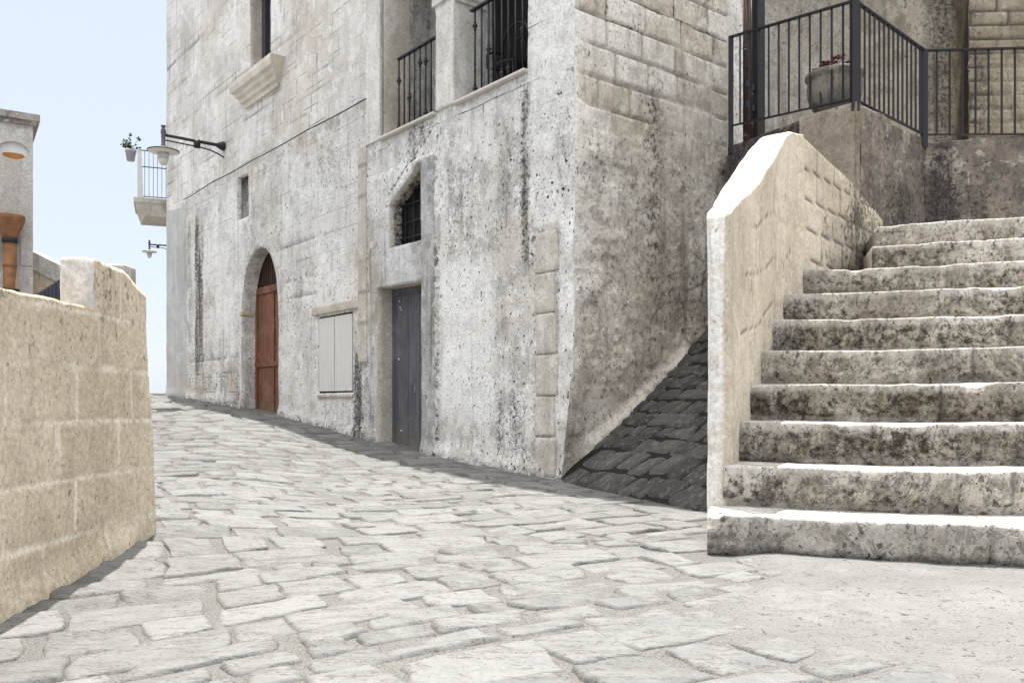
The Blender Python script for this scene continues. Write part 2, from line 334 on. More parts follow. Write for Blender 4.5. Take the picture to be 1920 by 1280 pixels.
F = [(j*nx+i, j*nx+i+1, (j+1)*nx+i+1, (j+1)*nx+i) for j in range(ny-1) for i in range(nx-1)]
tag(mesh('ground', np.stack([X, Y, Z], 1), F, M['gravel'], smooth=True, attrs={'cement': cem}), kind='structure')

def setts(inside, zf, ang, prange, crange, rows, widths, gap, rnd, hgt, ridge, res, pfun=None, skew=0.0):
    """irregular hand-cut stones: returns V,F,tint. rows run across direction ang; p grows uphill"""
    e1 = np.array([math.sin(ang), math.cos(ang)]); e2 = np.array([e1[1], -e1[0]]); VV = []; FF = []; TT = []; EE = []; n0 = 0
    p = prange[0]; k = 0
    while p < prange[1]:
        rh = rnd.uniform(*rows)*(1 if not pfun else pfun(p)); c = crange[0]+rnd.random()*.4; k += 1
        while c < crange[1]:
            wd = rnd.uniform(*widths)*(1 if not pfun else pfun(p)); wd = max(wd, rh*.9)
            cx, cp = c+wd/2, p+rh/2; c += wd; off = rnd.uniform(-.02, .02)
            P0 = e1*(cp)+e2*(cx+skew*cp)
            if not inside(P0[0], P0[1]): continue
            ga, gb = rnd.uniform(*gap), rnd.uniform(*gap)*.6
            hu, hv = wd/2-ga/2, rh/2-gb/2
            nu = max(5, int(2*hu/res)); nv = max(5, int(2*hv/res))
            u = np.sin(np.linspace(-1, 1, nu+1)*math.pi/2*.9)/math.sin(math.pi/2*.9); v = np.sin(np.linspace(-1, 1, nv+1)*math.pi/2*.9)/math.sin(math.pi/2*.9)
            U, W = np.meshgrid(u, v); U = U.ravel(); W = W.ravel()
            e = np.maximum(abs(U), abs(W)); rr = rnd.uniform(.02, .14)
            # round the corners of the square a little
            Ur = U*np.sqrt(1-rr*W*W*U*U*1.2); Wr = W*np.sqrt(1-rr*U*U*W*W*1.2)
            j = [rnd.uniform(-1, 1) for _ in range(8)]; jx, jy = min(.05, wd*.10), min(.04, rh*.12)
            bl = [(1-Ur)*(1-Wr)/4, (1+Ur)*(1-Wr)/4, (1+Ur)*(1+Wr)/4, (1-Ur)*(1+Wr)/4]
            lx = Ur*hu+jx*sum(b*q for b, q in zip(bl, j[:4])); lp = Wr*hv+jy*sum(b*q for b, q in zip(bl, j[4:]))
            gxw = cx+lx; gpw = cp+off+lp
            wob = .035*fbm(np.full_like(gxw, 0)+gxw*.7, gpw*.7, 77, 2)*(1 if rh > .15 else .4)
            edge = e**6*.030*(rh/.3); ed = 1-min(.2, .011/min(hu, hv))
            lx2 = gxw+edge*fbm(gxw*11, gpw*11, 5, 3); lp2 = gpw+wob+edge*fbm(gxw*11+9, gpw*11+4, 6, 3)
            wx = e1[0]*lp2+e2[0]*(lx2+skew*lp2); wy = e1[1]*lp2+e2[1]*(lx2+skew*lp2)
            ta, tb, th = rnd.uniform(-1, 1)*.006, rnd.uniform(-.3, 1)*.008, rnd.uniform(-.4, 1)*hgt*.4
            sd_ = rnd.randint(0, 999)
            rg = np.minimum(0, fbm(gxw*2.2+sd_, lp*11+gxw*rnd.uniform(-2.5, 2.5)+sd_, 9, 4)-rnd.uniform(-.1, .25))*1.6
            hh = hgt+th+ta*U+tb*W+ridge*rg+.004*fbm(gxw*5, gpw*5, 12, 3)
            fall = 1-np.clip((e-ed)/(1-ed), 0, 1)**2
            hh = hh*fall-(1-fall)*.03
            VV.append(np.stack([wx, wy, zf(wx, wy)+hh], 1)); TT.append(np.full(len(wx), np.clip(rnd.gauss(.55, .30), 0, 1))); EE.append(np.clip(1-fall, 0, 1)**.7)
            q = nu+1
            FF += [(n0+b*q+a, n0+b*q+a+1, n0+(b+1)*q+a+1, n0+(b+1)*q+a) for b in range(nv) for a in range(nu)]
            n0 += len(wx)
        p += rh
    return np.vstack(VV), FF, np.concatenate(TT), np.concatenate(EE)
# facade frame: s along the facade to the right, y into the building, z up
AO = np.array([-1.03, 10.0]); AX = np.array([.627, -.779]); AX /= np.linalg.norm(AX); AY = np.array([-AX[1], AX[0]])
ARZ = math.atan2(AX[1], AX[0])
def toA(x, y): d = np.array([x-AO[0], y-AO[1]]); return d@AX, d@AY
def fromA(s, y): q = AO+AX*s+AY*y; return float(q[0]), float(q[1])
P0 = np.array([.50, 7.95, -.76]); P1 = np.array([2.22, 9.38, .91]); P2 = np.array([1.38, 5.86, -.755])
RN = np.cross(P2-P0, P1-P0); RN /= RN[2]
def ramp_z(x, y): return P0[2]-(RN[0]*(x-P0[0])+RN[1]*(y-P0[1]))/RN[2]
def toe_side(x, y): return (P2[0]-P0[0])*(y-P0[1])-(P2[1]-P0[1])*(x-P0[0])    # > 0 up the ramp
def in_street(x, y):
    s, d = toA(x, y)
    if s < 2.3 and d > -.09: return False
    if x < -1.95 and y < 4.45: return False
    if y < 1.7 or x < -9 or y > 21: return False
    if toe_side(x, y) > -.1 and x > 0 and y < 9: return False
    if x > .93 and y > 4.25 and x > 1.0+(y-4.64)*.36: return False
    if cement_mask(np.array([x]), np.array([y]))[0] > .93: return False
    return True
rnd = random.Random(5)
V1, F1, T1, E1 = setts(in_street, street_z, R(-28), (0.0, 7.6), (-5, 5.5), (.13, .31), (.16, .56), (.006, .036), rnd, .009, .016, .019)
V2, F2, T2, E2 = setts(in_street, street_z, R(-28), (7.6, 21.), (-7, 6), (.2, .38), (.26, .62), (.02, .06), rnd, .016, .014, .05)
tag(mesh('street', np.vstack([V1, V2]), F1+[tuple(i+len(V1) for i in f) for f in F2], M['paving'], smooth=True, attrs={'tint': np.concatenate([T1, T2]), 'edge': np.concatenate([E1, E2])}), kind='structure')
# the steep cobbled ramp between the building and the stair
def in_ramp(x, y):
    s, d = toA(x, y)
    if s < 2.40: return False
    t = toe_side(x, y)
    if t < -.2: return False
    lx = 1.45+(y-5.86)*.6
    return x < lx+.25 and d < 3.0 and y > 5.6
toe = math.atan2(P2[0]-P0[0], P2[1]-P0[1]); rnd2 = random.Random(11)
V3, F3, T3, E3 = setts(in_ramp, ramp_z, toe+R(90), (-12, 12), (-12, 12), (.11, .21), (.14, .36), (.006, .022), rnd2, .012, .012, .03, skew=.55)
tag(mesh('cobbled_ramp', V3, F3, M['cobble'], smooth=True, attrs={'tint': T3}), kind='structure')
def rp(x, y, dz=0): return (x, y, float(ramp_z(x, y))+dz)
b0 = fromA(2.3, -.25); b1 = fromA(2.45, 3.2)
mesh_r = mesh('ramp_bed', [rp(b0[0], b0[1], -.01), rp(1.36, 5.75, -.01), rp(3.3, 8.9, -.01), rp(b1[0], b1[1], -.01)], [(0, 1, 2, 3)], M['darksoil'])
tag(mesh_r, kind='structure')

# ------------------------------------------------------------------ the stone building
bld = empty('stone_building', (AO[0], AO[1], -.6), 'tall weathered pale building on the street corner with red arched and grey doors', 'building', rz=ARZ)
BZ = .6                                  # local z = world z + BZ
def loc(V): V = np.array(V, float).reshape(-1, 3).copy(); V[:, 2] += BZ; return V
HT = 10.8; SL, SR = -9.66, 2.54
def arch_pts(a, b, zs, za, n=9):          # pointed arch from (a,zs) over the apex to (b,zs)
    m = (a+b)/2; out = []
    for k in range(n+1):
        t = k/n; out.append((a+(m-a)*(1-math.cos(t*math.pi/2))**.8*(.42+.58*t), zs+(za-zs)*math.sin(t*math.pi/2)**1.05))
    return out+[(a+b-q[0], q[1]) for q in out[-2::-1]]
holes = {
 'arch': [(-5.60, -1.1), *arch_pts(-5.60, -4.12, 1.50, 2.50), (-4.12, -1.1)],
 'grey': [(-1.02, -1.1), (-1.02, 1.445), (0, 1.42), (0, -1.1)],
 'hatch': [(-2.74, .135), (-2.74, 1.21), (-1.72, 1.215), (-1.72, .14)],
 'slit': [(-5.82, 3.08), (-5.80, 3.82), (-5.31, 3.80), (-5.31, 3.09)],
 'lunette': [(-.74, 1.91), (-.73, 2.44), (-.015, 2.82), (-.005, 1.90)],
 'bay_a': [(-.957, 3.30), (-.957, 5.5), (-.6, 5.85), (-.1, 5.85), (.30, 5.5), (.30, 3.30)],
 'bay_b': [(.65, 3.30), (.65, 5.5), (1.0, 5.85), (1.55, 5.85), (1.90, 5.5), (1.90, 3.30)],
 'window': [(-5.22, 5.28), (-5.22, 7.0), (-4.40, 7.0), (-4.40, 5.28)]}
depth = {'arch': .24, 'grey': .20, 'hatch': .02, 'slit': .09, 'lunette': .15, 'bay_a': .40, 'bay_b': .40, 'window': .26}
def corner_in(z): return .19*(1-sst(-.9, .75, z))**1.2+.018*fbm(z*2.3, 0*np.asarray(z)+.3, 8, 4)+.008*fbm(z*11, 0*np.asarray(z)+.7, 9, 3)
def blocks(s, z, h, wl, seed, jw=.012):
    """ashlar: returns joint mask and a random number per block"""
    zz = z+.012*fbm(s*.8, z*.8, seed, 2); row = np.floor(zz/h); fz = zz/h-row
    wl_ = wl*(.8+.5*_h(row, row*0, seed)); o = _h(row, row*0+3, seed+1)*wl_; cs = (s+o)/wl_; ci = np.floor(cs); fs = cs-ci
    d = np.minimum(np.minimum(fz, 1-fz)*h, np.minimum(fs, 1-fs)*wl_)
    return 1-sst(jw*.3, jw, d), _h(row, ci, seed+2), d
def zone_pale(s, z):
    v = .75*bump(s, .33, 1.35, .06)*bump(z+.12*fbm(s*4, z*4, 3), -.2, 1.55, .1)
    v = np.maximum(v, .55*bump(s, -4.0, -1.6, .3)*bump(z, -.2, 3.3, .4)); v = np.maximum(v, .6*bump(s, -7.2, -5.6, .4)*bump(z, .6, 3.8, .3))
    v = np.maximum(v, .5*(s > 1.99)*bump(z, -.9, 4.2, .3)); v = np.maximum(v, .6*bump(s, -.95, -.2, .1)*bump(z, 1.4, 2.9, .15))
    return v
def zone_grime(s, z):
    n = fbm(s*1.3, z*.5, 21, 3); g = .12*sst(-.1, .6, n)
    A = lambda v: None
    L = [(.95, -7.95, -7.45, .10, .3, 3.75, .5), (.65, -8.35, -8.1, .07, .9, 3.7, .4), (.5, -7.4, -6.2, .3, -.1, 1.6, .5), (.45, -7.2, -6.9, .1, 1.5, 3.2, .5),
         (.35, -9.6, -6.4, .5, 4.0, 5.2, .5), (.25, -9.4, -8.2, .3, 4.2, 8, .6),
         (.5, -3.0, -1.75, .35, 2.75, 3.75, .3), (.30, -4.0, -1.5, .3, .9, 2.9, .5), (.85, -1.72, -1.28, .05, -.7, .75, .2), (.45, -2.7, -1.8, .2, -.6, .05, .1),
         (.40, -1.25, -.75, .12, 2.0, 3.1, .25), (.6, -.65, .15, .12, 2.75, 3.15, .12), (.85, .28, .36, .03, -.6, 3.2, .2), (.5, .36, 1.9, .15, 1.45, 2.75, .3), (.25, .36, 1.9, .15, 2.4, 3.1, .2),
         (1.05, 1.72, 1.93, .07, 1.25, 3.28, .25), (.5, 1.45, 1.75, .12, 1.5, 2.9, .3), (.6, 1.35, 1.94, .12, -.75, .25, .25), (.95, 1.93, 1.965, .015, -.75, 1.9, .2), (.35, .8, 1.4, .1, -.7, .1, .2),
         (.4, 2.25, 2.6, .07, 1.6, 3.9, .4), (.35, -1.0, .3, .3, 3.0, 3.3, .05), (.5, -4.0, -3.2, .2, 1.0, 2.2, .4), (.55, -6.0, -5.6, .12, -.2, 1.9, .2)]
    s0_ = s; am0 = np.clip(.75+.6*fbm(s*2, z*2.5, 29, 3), 0, 1.1); s = s+.07*fbm(s*4, z*1.1, 24, 3); am = .85+.4*fbm(s*9, z*.9, 25, 3)
    for a, s0, s1, ss, z0, z1, zs in L: g = np.maximum(g, min(a, .88)*am*bump(s, s0, s1, max(ss, .10))*bump(z, z0, z1, zs*1.2))
    for s0, wd_, z0, z1, a in ((.287, .018, -.7, 3.2, 1.), (1.952, .016, -.8, 1.9, 1.), (-1.30, .014, .4, 3.3, .7), (-1.53, .012, .4, 3.3, .6), (-1.0, .02, 1.5, 2.0, .5)):
        g = np.maximum(g, a*am0*np.exp(-((s0_-s0-.012*fbm(z*3, z*0+s0, 26, 3))/wd_)**2)*bump(z, z0, z1, .1))
    ln = z-(2.50+.62*(s0_+.72)+.10)-.03*fbm(s0_*6, z*0, 27, 3)
    g = np.maximum(g, .95*np.exp(-(ln/.022)**2)*bump(s0_, -.78, .2, .05)); g = np.maximum(g, .75*bump(ln, -.02, .45, .08)*bump(s0_, -.45, .28, .12)*am)
    g = np.maximum(g, .5*bump(s0_, .36, 1.95, .1)*bump(z, 1.5, 2.6, .35)*(.75+.5*fbm(s0_*1.6, z*.9, 28, 3)))
    base = street_z(*(AO[:, None]+AX[:, None]*s)); g = np.maximum(g, .55*(1-sst(.0, .16, z-base+.05*fbm(s*5, s*0, 4))))
    return g
def quad_quoin(s, z): return (s > 1.99) & (s < 2.33)
def facade_sheet():
    step = .036
    def inpoly(pts, q):
        x, y = pts[:, 0], pts[:, 1]; c = np.zeros(len(pts), bool); n = len(q)
        for i in range(n):
            (x1, y1), (x2, y2) = q[i], q[(i+1) % n]
            if y1 == y2: continue
            m = ((y1 > y) != (y2 > y)) & (x < (x2-x1)*(y-y1)/(y2-y1)+x1); c ^= m
        return c
    pts = []; edges = []
    def loop(q):
        ids = []
        for i in range(len(q)):
            a, b = np.array(q[i]), np.array(q[(i+1) % len(q)]); n = max(1, int(np.linalg.norm(b-a)/.045))
            for k in range(n): ids.append(len(pts)); pts.append(tuple(a+(b-a)*k/n))
        for i in range(len(ids)): edges.append((ids[i], ids[(i+1) % len(ids)]))
        return ids
    loop([(SL, -1.2), (SR, -1.2), (SR, HT), (SL, HT)])
    ids = {k: loop(v) for k, v in holes.items()}
    ss = np.arange(SL+step, SR-step*.5, step); zz = np.concatenate([np.arange(-1.16, 5.2, step), np.arange(5.2, 8.6, .06), np.arange(8.6, HT-.05, .2)])
    G = np.stack(np.meshgrid(ss, zz), -1).reshape(-1, 2); G = G+(np.random.RandomState(2).rand(*G.shape)-.5)*step*.25
    keep = np.ones(len(G), bool)
    for q in holes.values():
        keep &= ~inpoly(G, q)
        qa = np.array(q)
        for i in range(len(q)):
            a, b = qa[i], qa[(i+1) % len(q)]; d = b-a; t = np.clip(((G-a)@d)/(d@d), 0, 1); keep &= np.linalg.norm(G-(a+t[:, None]*d), axis=1) > .02
    G = G[keep]
    allp = pts+[tuple(g) for g in G]
    vs, es, fs, ov, oe, of = delaunay_2d_cdt([Vector(p) for p in allp], edges, [], 0, 1e-6)
    P = np.array([(v.x, v.y) for v in vs]); back = {}
    for i, o in enumerate(ov):
        for k in o: back[k] = i
    T = np.array(fs); C = P[T].mean(1); ok = np.ones(len(T), bool)
    for q in holes.values(): ok &= ~inpoly(C, q)
    return P, T[ok], {k: [back[i] for i in v] for k, v in ids.items()}
P, T, ids = facade_sheet()
s, z = P[:, 0].copy(), P[:, 1].copy()
def facade_y(s, z):
    y = -.012*fbm(s*.9, z*.9, 1, 3)-.007*fbm(s*6, z*6, 2, 4)
    j, r, d = blocks(s, z, .262, .62, 31)
    up = sst(3.75, 3.95, z)*(s < -1.25)+sst(3.0, 3.1, z)*(s >= -1.25)
    y = y+up*(j*.006-.004*(r-.5))
    ex = (bump(s, -8.3, -5.7, .15)*(z < .9)+bump(s, -4.05, -2.8, .15)*sst(.35, .6, fbm(s*.9, z*.9, 55, 2)+.55))*(z < 2.4)
    y = y+ex*(j*.018-.012*(r-.5))
    y = y-.035*bump(s, -1.24, .285, .012)*bump(z, -2, 2.86, .03)*(1-.3*bump(s, -.9, -.1, .02)*bump(z, 1.45, 1.9, .02))   # door surround stands proud
    y = y-.028*(1-sst(.02, .2, z-street_z(*(AO[:, None]+AX[:, None]*s))+.08*fbm(s*2, s*0, 6)))           # swollen foot of the wall
    y = y-.02*bump(s, -1.52, -1.30, .008)*bump(z, .52, 3.3, .02)-.012*bump(s, -1.3, -.957, .008)*(z > 3.3)                       # flat stone strip
    qd = np.abs(((z+.8)/.40) % 1-.5)*.40; y = y+.012*bump(s, 1.975, 2.345, .006)*(z < 1.69)
    y = y+.02*bump(s, 1.94, 1.965, .006)*(z < 1.9)+.015*bump(s, .285, .31, .006)*(z < 2.9)
    return y, j, up, ex
y, j, up, ex = facade_y(s, z); ci = corner_in(z)
wgt = sst(1.85, SR, s)
sx = s-ci*wgt; y = y+.03*(wgt**6)*(1+.5*fbm(z*6, s*0, 3))
gr = zone_grime(s, z); pl = zone_pale(s, z)
qm = bump(s, 1.975, 2.345, .008)*(z < 1.75); gr = np.maximum(gr, .45*qm); pl = pl*(1-qm)
jt = np.clip(j*up*.75*sst(-.15, .25, fbm(s*.7, z*1.2, 91, 3)+.05)+j*ex*.45, 0, 1)
warm = .5*bump(s, -8.3, -5.7, .3)*bump(z, -.1, 1.2, .4)*sst(-.1, .4, fbm(s*2, z*2, 64, 4))+.16*sst(-.1, .45, fbm(s*1.1, z*1.1, 63, 4))+.5*bump(s, -4.05, -2.6, .2)*bump(z, 1.3, 2.6, .3)*sst(.1, .5, fbm(s*3.5, z*3.5, 61, 3))+.25*bump(s, -9, 2.6, .3)*sst(.3, .6, fbm(s*.6, z*.8, 62, 2))
VA = np.stack([sx, y, z], 1); FA = [tuple(t) for t in T]; mi = np.zeros(len(FA), int)
# smooth grey render strip at the far end and the grey door surround use their own material
C = P[T].mean(1)
mi[(C[:, 0] < -8.41) & (C[:, 1] < 3.9+.05*np.sin(C[:, 0]*3))] = 1
sur = (C[:, 0] > -1.235) & (C[:, 0] < .28) & (C[:, 1] < 2.86) & ~((C[:, 0] < -.72) & (C[:, 1] > 1.95+.5*np.clip(C[:, 0]+1.2, 0, 1))) & ~((C[:, 1] > 2.54+.5*(C[:, 0]+.7)) & (C[:, 0] < .0))
mi[sur] = 2
# openings: turn the edges in
n = len(VA); EV = []; EF = []; EM = []; EG = []
for k, q in ids.items():
    d = depth[k]; m = len(q); st = max(1, int(d/.06)); base = n+len(EV)
    for a in range(1, st+1):
        for i in q:
            vv = VA[i].copy(); f = a/st; vv[1] = vv[1]*(1-f)+d*f+.004*math.sin(17*vv[2]+9*f)*(f < 1); EV.append(vv); EG.append(.22+.12*(k == 'arch')+.5*(k in ('lunette',)))
    ring = lambda a, i: q[i] if a == 0 else base+(a-1)*m+i
    for a in range(st):
        for i in range(m):
            i2 = (i+1) % m; EF.append((ring(a, i2), ring(a, i), ring(a+1, i), ring(a+1, i2))); EM.append({'grey': 3, 'bay_a': 3, 'bay_b': 3, 'window': 3, 'lunette': 3, 'hatch': 3}.get(k, 0))
Vall = np.vstack([VA, np.array(EV)])
ne = len(EV)
crs = np.clip(.85*up+.7*ex+.25+.3*(s < -1.6), 0, 1)*(1-sst(.25, .5, pl)*(z < 1.6)); crs[(s < -8.41) & (z < 3.95)] = 0
cln = np.clip(sst(3.85, 4.0, z)*(s < -1.25)+.6*bump(s, -.957, 2.6, .1)*sst(2.95, 3.05, z), 0, 1)
at = {'clean': np.concatenate([cln, np.full(ne, .4)]), 'course': np.concatenate([crs, np.zeros(ne)]), 'grime': np.concatenate([gr, EG]), 'pale': np.concatenate([pl, np.zeros(ne)]), 'joint': np.concatenate([jt, np.zeros(ne)]), 'warm': np.concatenate([warm, np.zeros(ne)])}
mesh('facade', loc(Vall), FA+EF, None, bld, smooth=True, attrs=at, mats=[M['facade'], M['smooth'], M['surround'], M['cream']], midx=np.concatenate([mi, EM]))

# side wall running up the ramp: u = local y
uu = np.concatenate([np.arange(0, 2.34, .022), [2.36]]); zz = np.concatenate([np.arange(-1.2, 5.4, .022), np.arange(5.4, HT+.1, .1)]); zz[-1] = HT
U, Z = np.meshgrid(uu, zz); u = U.ravel(); z = Z.ravel(); nu = len(uu)
j, r, d = blocks(u, z+.05, .29, .46, 71, .02)
up = sst(2.35, 3.0, z+.45*fbm(u*1.6, z*1.6, 13, 3)+.35*np.clip(u-1., 0, 1)*-1)
relief = .018*fbm(u*1.4, z*1.4, 14, 4)+.010*fbm(u*7, z*7, 15, 4)+up*(-.03*j*sst(-.3, .2, fbm(u*2, z*2, 33, 2))+.022*(r-.5))+(1-up)*.022*np.round(2*fbm(u*2.2, z*2.2, 16, 4)+.5*fbm(u*9, z*9, 26, 2))*.6
rb = np.array([float(ramp_z(*fromA(2.5, t))) for t in uu]); rbz = np.tile(rb, len(zz))
foot = (1-sst(.02, .17, z-rbz+.03*fbm(u*5, z*0, 8)))*sst(.15, .5, u)*(1-sst(1.5, 1.8, u)); relief = relief+.06*foot
edge = 1-sst(0, .10, u); ca = corner_in(z)
swell = (.03*(wgt.max()**6)*(1+.5*fbm(z*6, z*0, 3)))
Sx = SR-ca*(1-sst(0, 1.3, u))+relief*(1-edge); Yy = u+edge*(swell+np.repeat(facade_y(np.full(len(zz), SR), zz)[0], nu))
g = .30*(1-up)+.1; g = np.maximum(g, .62*bump(u+.06*fbm(u*3, z*3, 5), .95, 1.35, .22)*bump(z, .9, 3.4, .4)); g = np.maximum(g, .5*bump(u, 1.1, 2.3, .3)*bump(z, .5, 1.9, .4)); g = np.maximum(g, .55*bump(u, 2.05, 2.4, .15)*bump(z, .5, 2.9, .4))
g = np.maximum(g, .8*up*j*sst(.0, .4, fbm(u*1.5, z*1.5, 18, 2)))
g = g*(1-.8*foot)
pale = np.maximum(.85*(1-sst(.06, .16, u+.06*fbm(z*4, u*4, 19))), .6*foot); pale = np.maximum(pale, .7*bump(u, .08, .38, .06)*bump(z+.2*fbm(u*3, z*3, 44), 1.0, 1.75, .12))
pale = np.maximum(pale, .45*up*(r > .55)); pale = np.maximum(pale, .5*bump(u, .0, .6, .2)*(1-sst(-.2, .35, z)))
cr = np.abs(fbm(u*1.4+3, z*.45, 23, 3)-.1); jt = np.clip(up*j*.5*sst(.1, .5, fbm(u*2, z*2, 33, 2)+.3)+.8*(1-sst(.004, .014, cr))*(1-up)*(u > .8), 0, 1)
F = [(b*nu+a, b*nu+a+1, (b+1)*nu+a+1, (b+1)*nu+a) for b in range(len(zz)-1) for a in range(nu-1)]
mesh('side_wall', loc(np.stack([Sx, Yy, z], 1)), F, M['side'], bld, smooth=True, attrs={'grime': g, 'pale': pale, 'joint': jt, 'warm': .25*up*(r < .3)})
# rear, end and roof of the block
m = MB()
m.box((SL, 2.36, -1.2), (SR-.02, 2.66, HT)); m.box((SL, .05, -1.2), (SL+.3, 2.36, HT)); m.box((SL, .05, HT-.25), (SR-.05, 2.36, HT-.003))
mesh('rear_wall', loc(np.vstack(m.V)), m.F, M['facade'], bld)
m = MB(); m.box((SL+.3, .9, -1.2), (SR-.1, 1.0, 3.2)); m.box((SL+.3, .9, 6.2), (SR-.1, 1.0, HT-.3)); m.box((SL+.3, .9, 3.2), (-2., 1.0, 6.2)); mesh('inner_wall', loc(np.vstack(m.V)), m.F, M['dark'], bld)
m = MB(); m.box((-9.75, -.08, HT), (2.6, 2.7, HT+.14)); mesh('cornice', loc(np.vstack(m.V)), m.F, M['facade'], bld)

# red arched door
def lb(m, name, mat, parent=bld, smooth=False, attrs=None): return mesh(name, loc(np.vstack(m.V)), m.F, mat, parent, smooth=smooth, attrs=attrs)
dz0 = -.30; YD = .255
rd = MB(); rd.box((-5.7, YD, dz0), (-4.13, YD+.05, 1.90)); red = lb(rd, 'arched_door', M['reddoor'])
m = MB()
for a, b in ((-5.66, -5.52), (-4.86, -4.83), (-4.20, -4.12)): m.box((a, YD-.022, dz0), (b, YD-.003, 1.82))
for a, b in ((dz0, dz0+.12), (.60, .68), (1.82, 1.93)): m.box((-5.66, YD-.028, a), (-4.12, YD-.004, b))
lb(m, 'door_frame', M['reddoor'], red)
m = MB(); m.box((-5.7, YD+.09, 1.92), (-4.1, YD+.10, 2.6)); lb(m, 'fanlight', M['dark'], red)
m = MB()
for k in range(19): m.bar((-5.52+k*.075, YD+.02, 1.92), (-5.52+k*.075, YD+.02, 2.55), .028)
lb(m, 'grille', wood('dark_slats', (.055, .032, .022), (.10, .06, .04), (.08, .05, .035)), red)
m = MB(); m.box((-5.75, -.08, -.5), (-4.02, .4, -.297)); lb(m, 'threshold', M['surround'], red)
Vb, Fb = rblock((-5.635, .10, 1.50), .05, .11, .04, .02, .03, .006, 3); mesh('impost', loc(Vb), Fb, M['tuff'], bld, smooth=True)
# grey plank door
m = MB(); YG = .19
for k in range(8):
    a = -1.06+k*.135; m.box((a, YG+(.004 if k % 2 else 0), -.60), (a+.131, YG+.04, 1.46))
gd = lb(m, 'plank_door', M['greydoor'])
m = MB(); m.box((-1.03, YG+.03, -.7), (.03, YG+.05, 1.5)); lb(m, 'door_back', M['dark'], gd)
m = MB(); m.box((-1.06, YG-.012, 1.36), (.02, YG-.002, 1.46)); m.box((-1.05, YG-.012, -.6), (-.97, YG-.002, 1.36)); lb(m, 'door_frame', M['greydoor'], gd)
for q in ((-.83, 1.2), (-.80, 1.17), (-.86, .55), (-.80, -.35), (-.84, 1.28)):
    m = MB(); m.lathe([(.0, 0), (.012, .002), (.012, .012), (.004, .018)], (0, 0, 0), 8); m.V[-1] = np.stack([m.V[-1][:, 0]+q[0], YG-m.V[-1][:, 2], m.V[-1][:, 1]+q[1]], 1); lb(m, 'nail_head', M['white'], gd)
m = MB(); m.box((-1.1, -.06, -.78), (.05, .35, -.598)); lb(m, 'threshold', M['smooth'], gd)
# low white shutter hatch
for a, b in ((-2.712, -2.256), (-2.234, -1.748)):
    m = MB(); m.box((a, -.004, .162), (b, .03, 1.188)); h = lb(m, 'shutter', M['shutter'])
m = MB(); m.box((-2.76, .021, .10), (-1.70, .035, 1.25)); lb(m, 'shutter_rebate', M['dark'])
Vb, Fb = rblock((-2.2, -.012, 1.30), .68, .03, .06, .012, .05, .005, 6); mesh('lintel', loc(Vb), Fb, M['cream'], bld, smooth=True)
Vb, Fb = rblock((-2.23, -.005, .10), .52, .02, .025, .01, .05, .003, 7); mesh('hatch_sill', loc(Vb), Fb, M['cream'], bld, smooth=True)
# column of squared quoins by the corner
rq = random.Random(4)
for k in range(6):
    hq = .198+rq.uniform(-.006, .002); Vb, Fb = rblock((2.165+rq.uniform(-.02, .02), .043, -.53+.40*k), (.160+rq.uniform(-.03, .015)), .052, hq, .022, .03, .010, 40+k)
    e_ = np.maximum(np.abs(Vb[:, 0]-2.165)/.165, np.abs(Vb[:, 2]-(-.53+.40*k))/hq)
    mesh('quoin', loc(Vb), Fb, M['cream'], bld, smooth=True, attrs={'grime': .35*sst(.9, 1.0, e_)+.12, 'pale': np.full(len(Vb), .35)})
Vb, Fb = rblock((-1.415, .0, 1.93), .105, .042, 1.40, .008, .05, .004, 12)
mesh('stone_strip', loc(Vb), Fb, M['cream'], bld, smooth=True, attrs={'joint': (1-sst(.008, .02, np.abs(((Vb[:, 2]) / .41) % 1-.5)*.41))*.6, 'grime': .08+.1*np.maximum(0, fbm(Vb[:, 2]*3, Vb[:, 0]*5, 3))})
# blocked slit
ys = np.linspace(-5.85, -5.28, 16); zs = np.linspace(3.03, 3.87, 24); SS, ZZ = np.meshgrid(ys, zs); SS = SS.ravel(); ZZ = ZZ.ravel()
mesh('blocked_window', loc(np.stack([SS, .075+.02*fbm(SS*7, ZZ*7, 2), ZZ], 1)), [(b*16+a, b*16+a+1, (b+1)*16+a+1, (b+1)*16+a) for b in range(23) for a in range(15)], M['slitfill'], bld, smooth=True, attrs={'grime': .5+.3*sst(3.4, 3.8, ZZ)})
# grated window over the grey door
m = MB(); m.box((-.8, .16, 1.88), (.05, .17, 2.9)); gw = lb(m, 'grated_window', M['dark'])
m = MB()
for sx_ in (-.62, -.42, -.22, -.05): m.bar((sx_, .135, 1.9), (sx_, .135, 2.84), .016)
for z_ in (2.03, 2.22, 2.44, 2.6): m.bar((-.75, .128, z_), (0, .128, z_), .014)
lb(m, 'grate', M['iron'], gw)
# upper window
m = MB(); m.box((-5.25, .25, 5.2), (-4.38, .30, 7.05)); uw = lb(m, 'window', M['glass'])
m = MB()
for a, b in ((-5.22, -5.08), (-4.86, -4.76), (-4.52, -4.40)): m.box((a, .19, 5.29), (b, .247, 6.98))
m.box((-5.2, .195, 5.29), (-4.42, .245, 5.37)); lb(m, 'window_frame', metal('dark_frame', (.05, .05, .06)), uw)
# moulded sill
prof = [(.0, 4.86), (-.05, 4.86), (-.06, 4.93), (-.10, 4.95), (-.11, 5.01), (-.155, 5.04), (-.165, 5.09), (-.22, 5.12), (-.24, 5.20), (-.24, 5.265), (.1, 5.27)]
a, b = -5.56, -3.86; V = []; k = len(prof)
for e in (0, 1):
    for py, pz in prof: V.append(((a if e == 0 else b)+(1 if e == 0 else -1)*(.24+py)*.9*(py < .05)*(pz < 5.25), py, pz))
mesh('window_sill', loc(V), [(i, i+1, k+i+1, k+i) for i in range(k-1)]+[list(range(k)), list(range(2*k-1, k-1, -1))], M['sill'], bld)
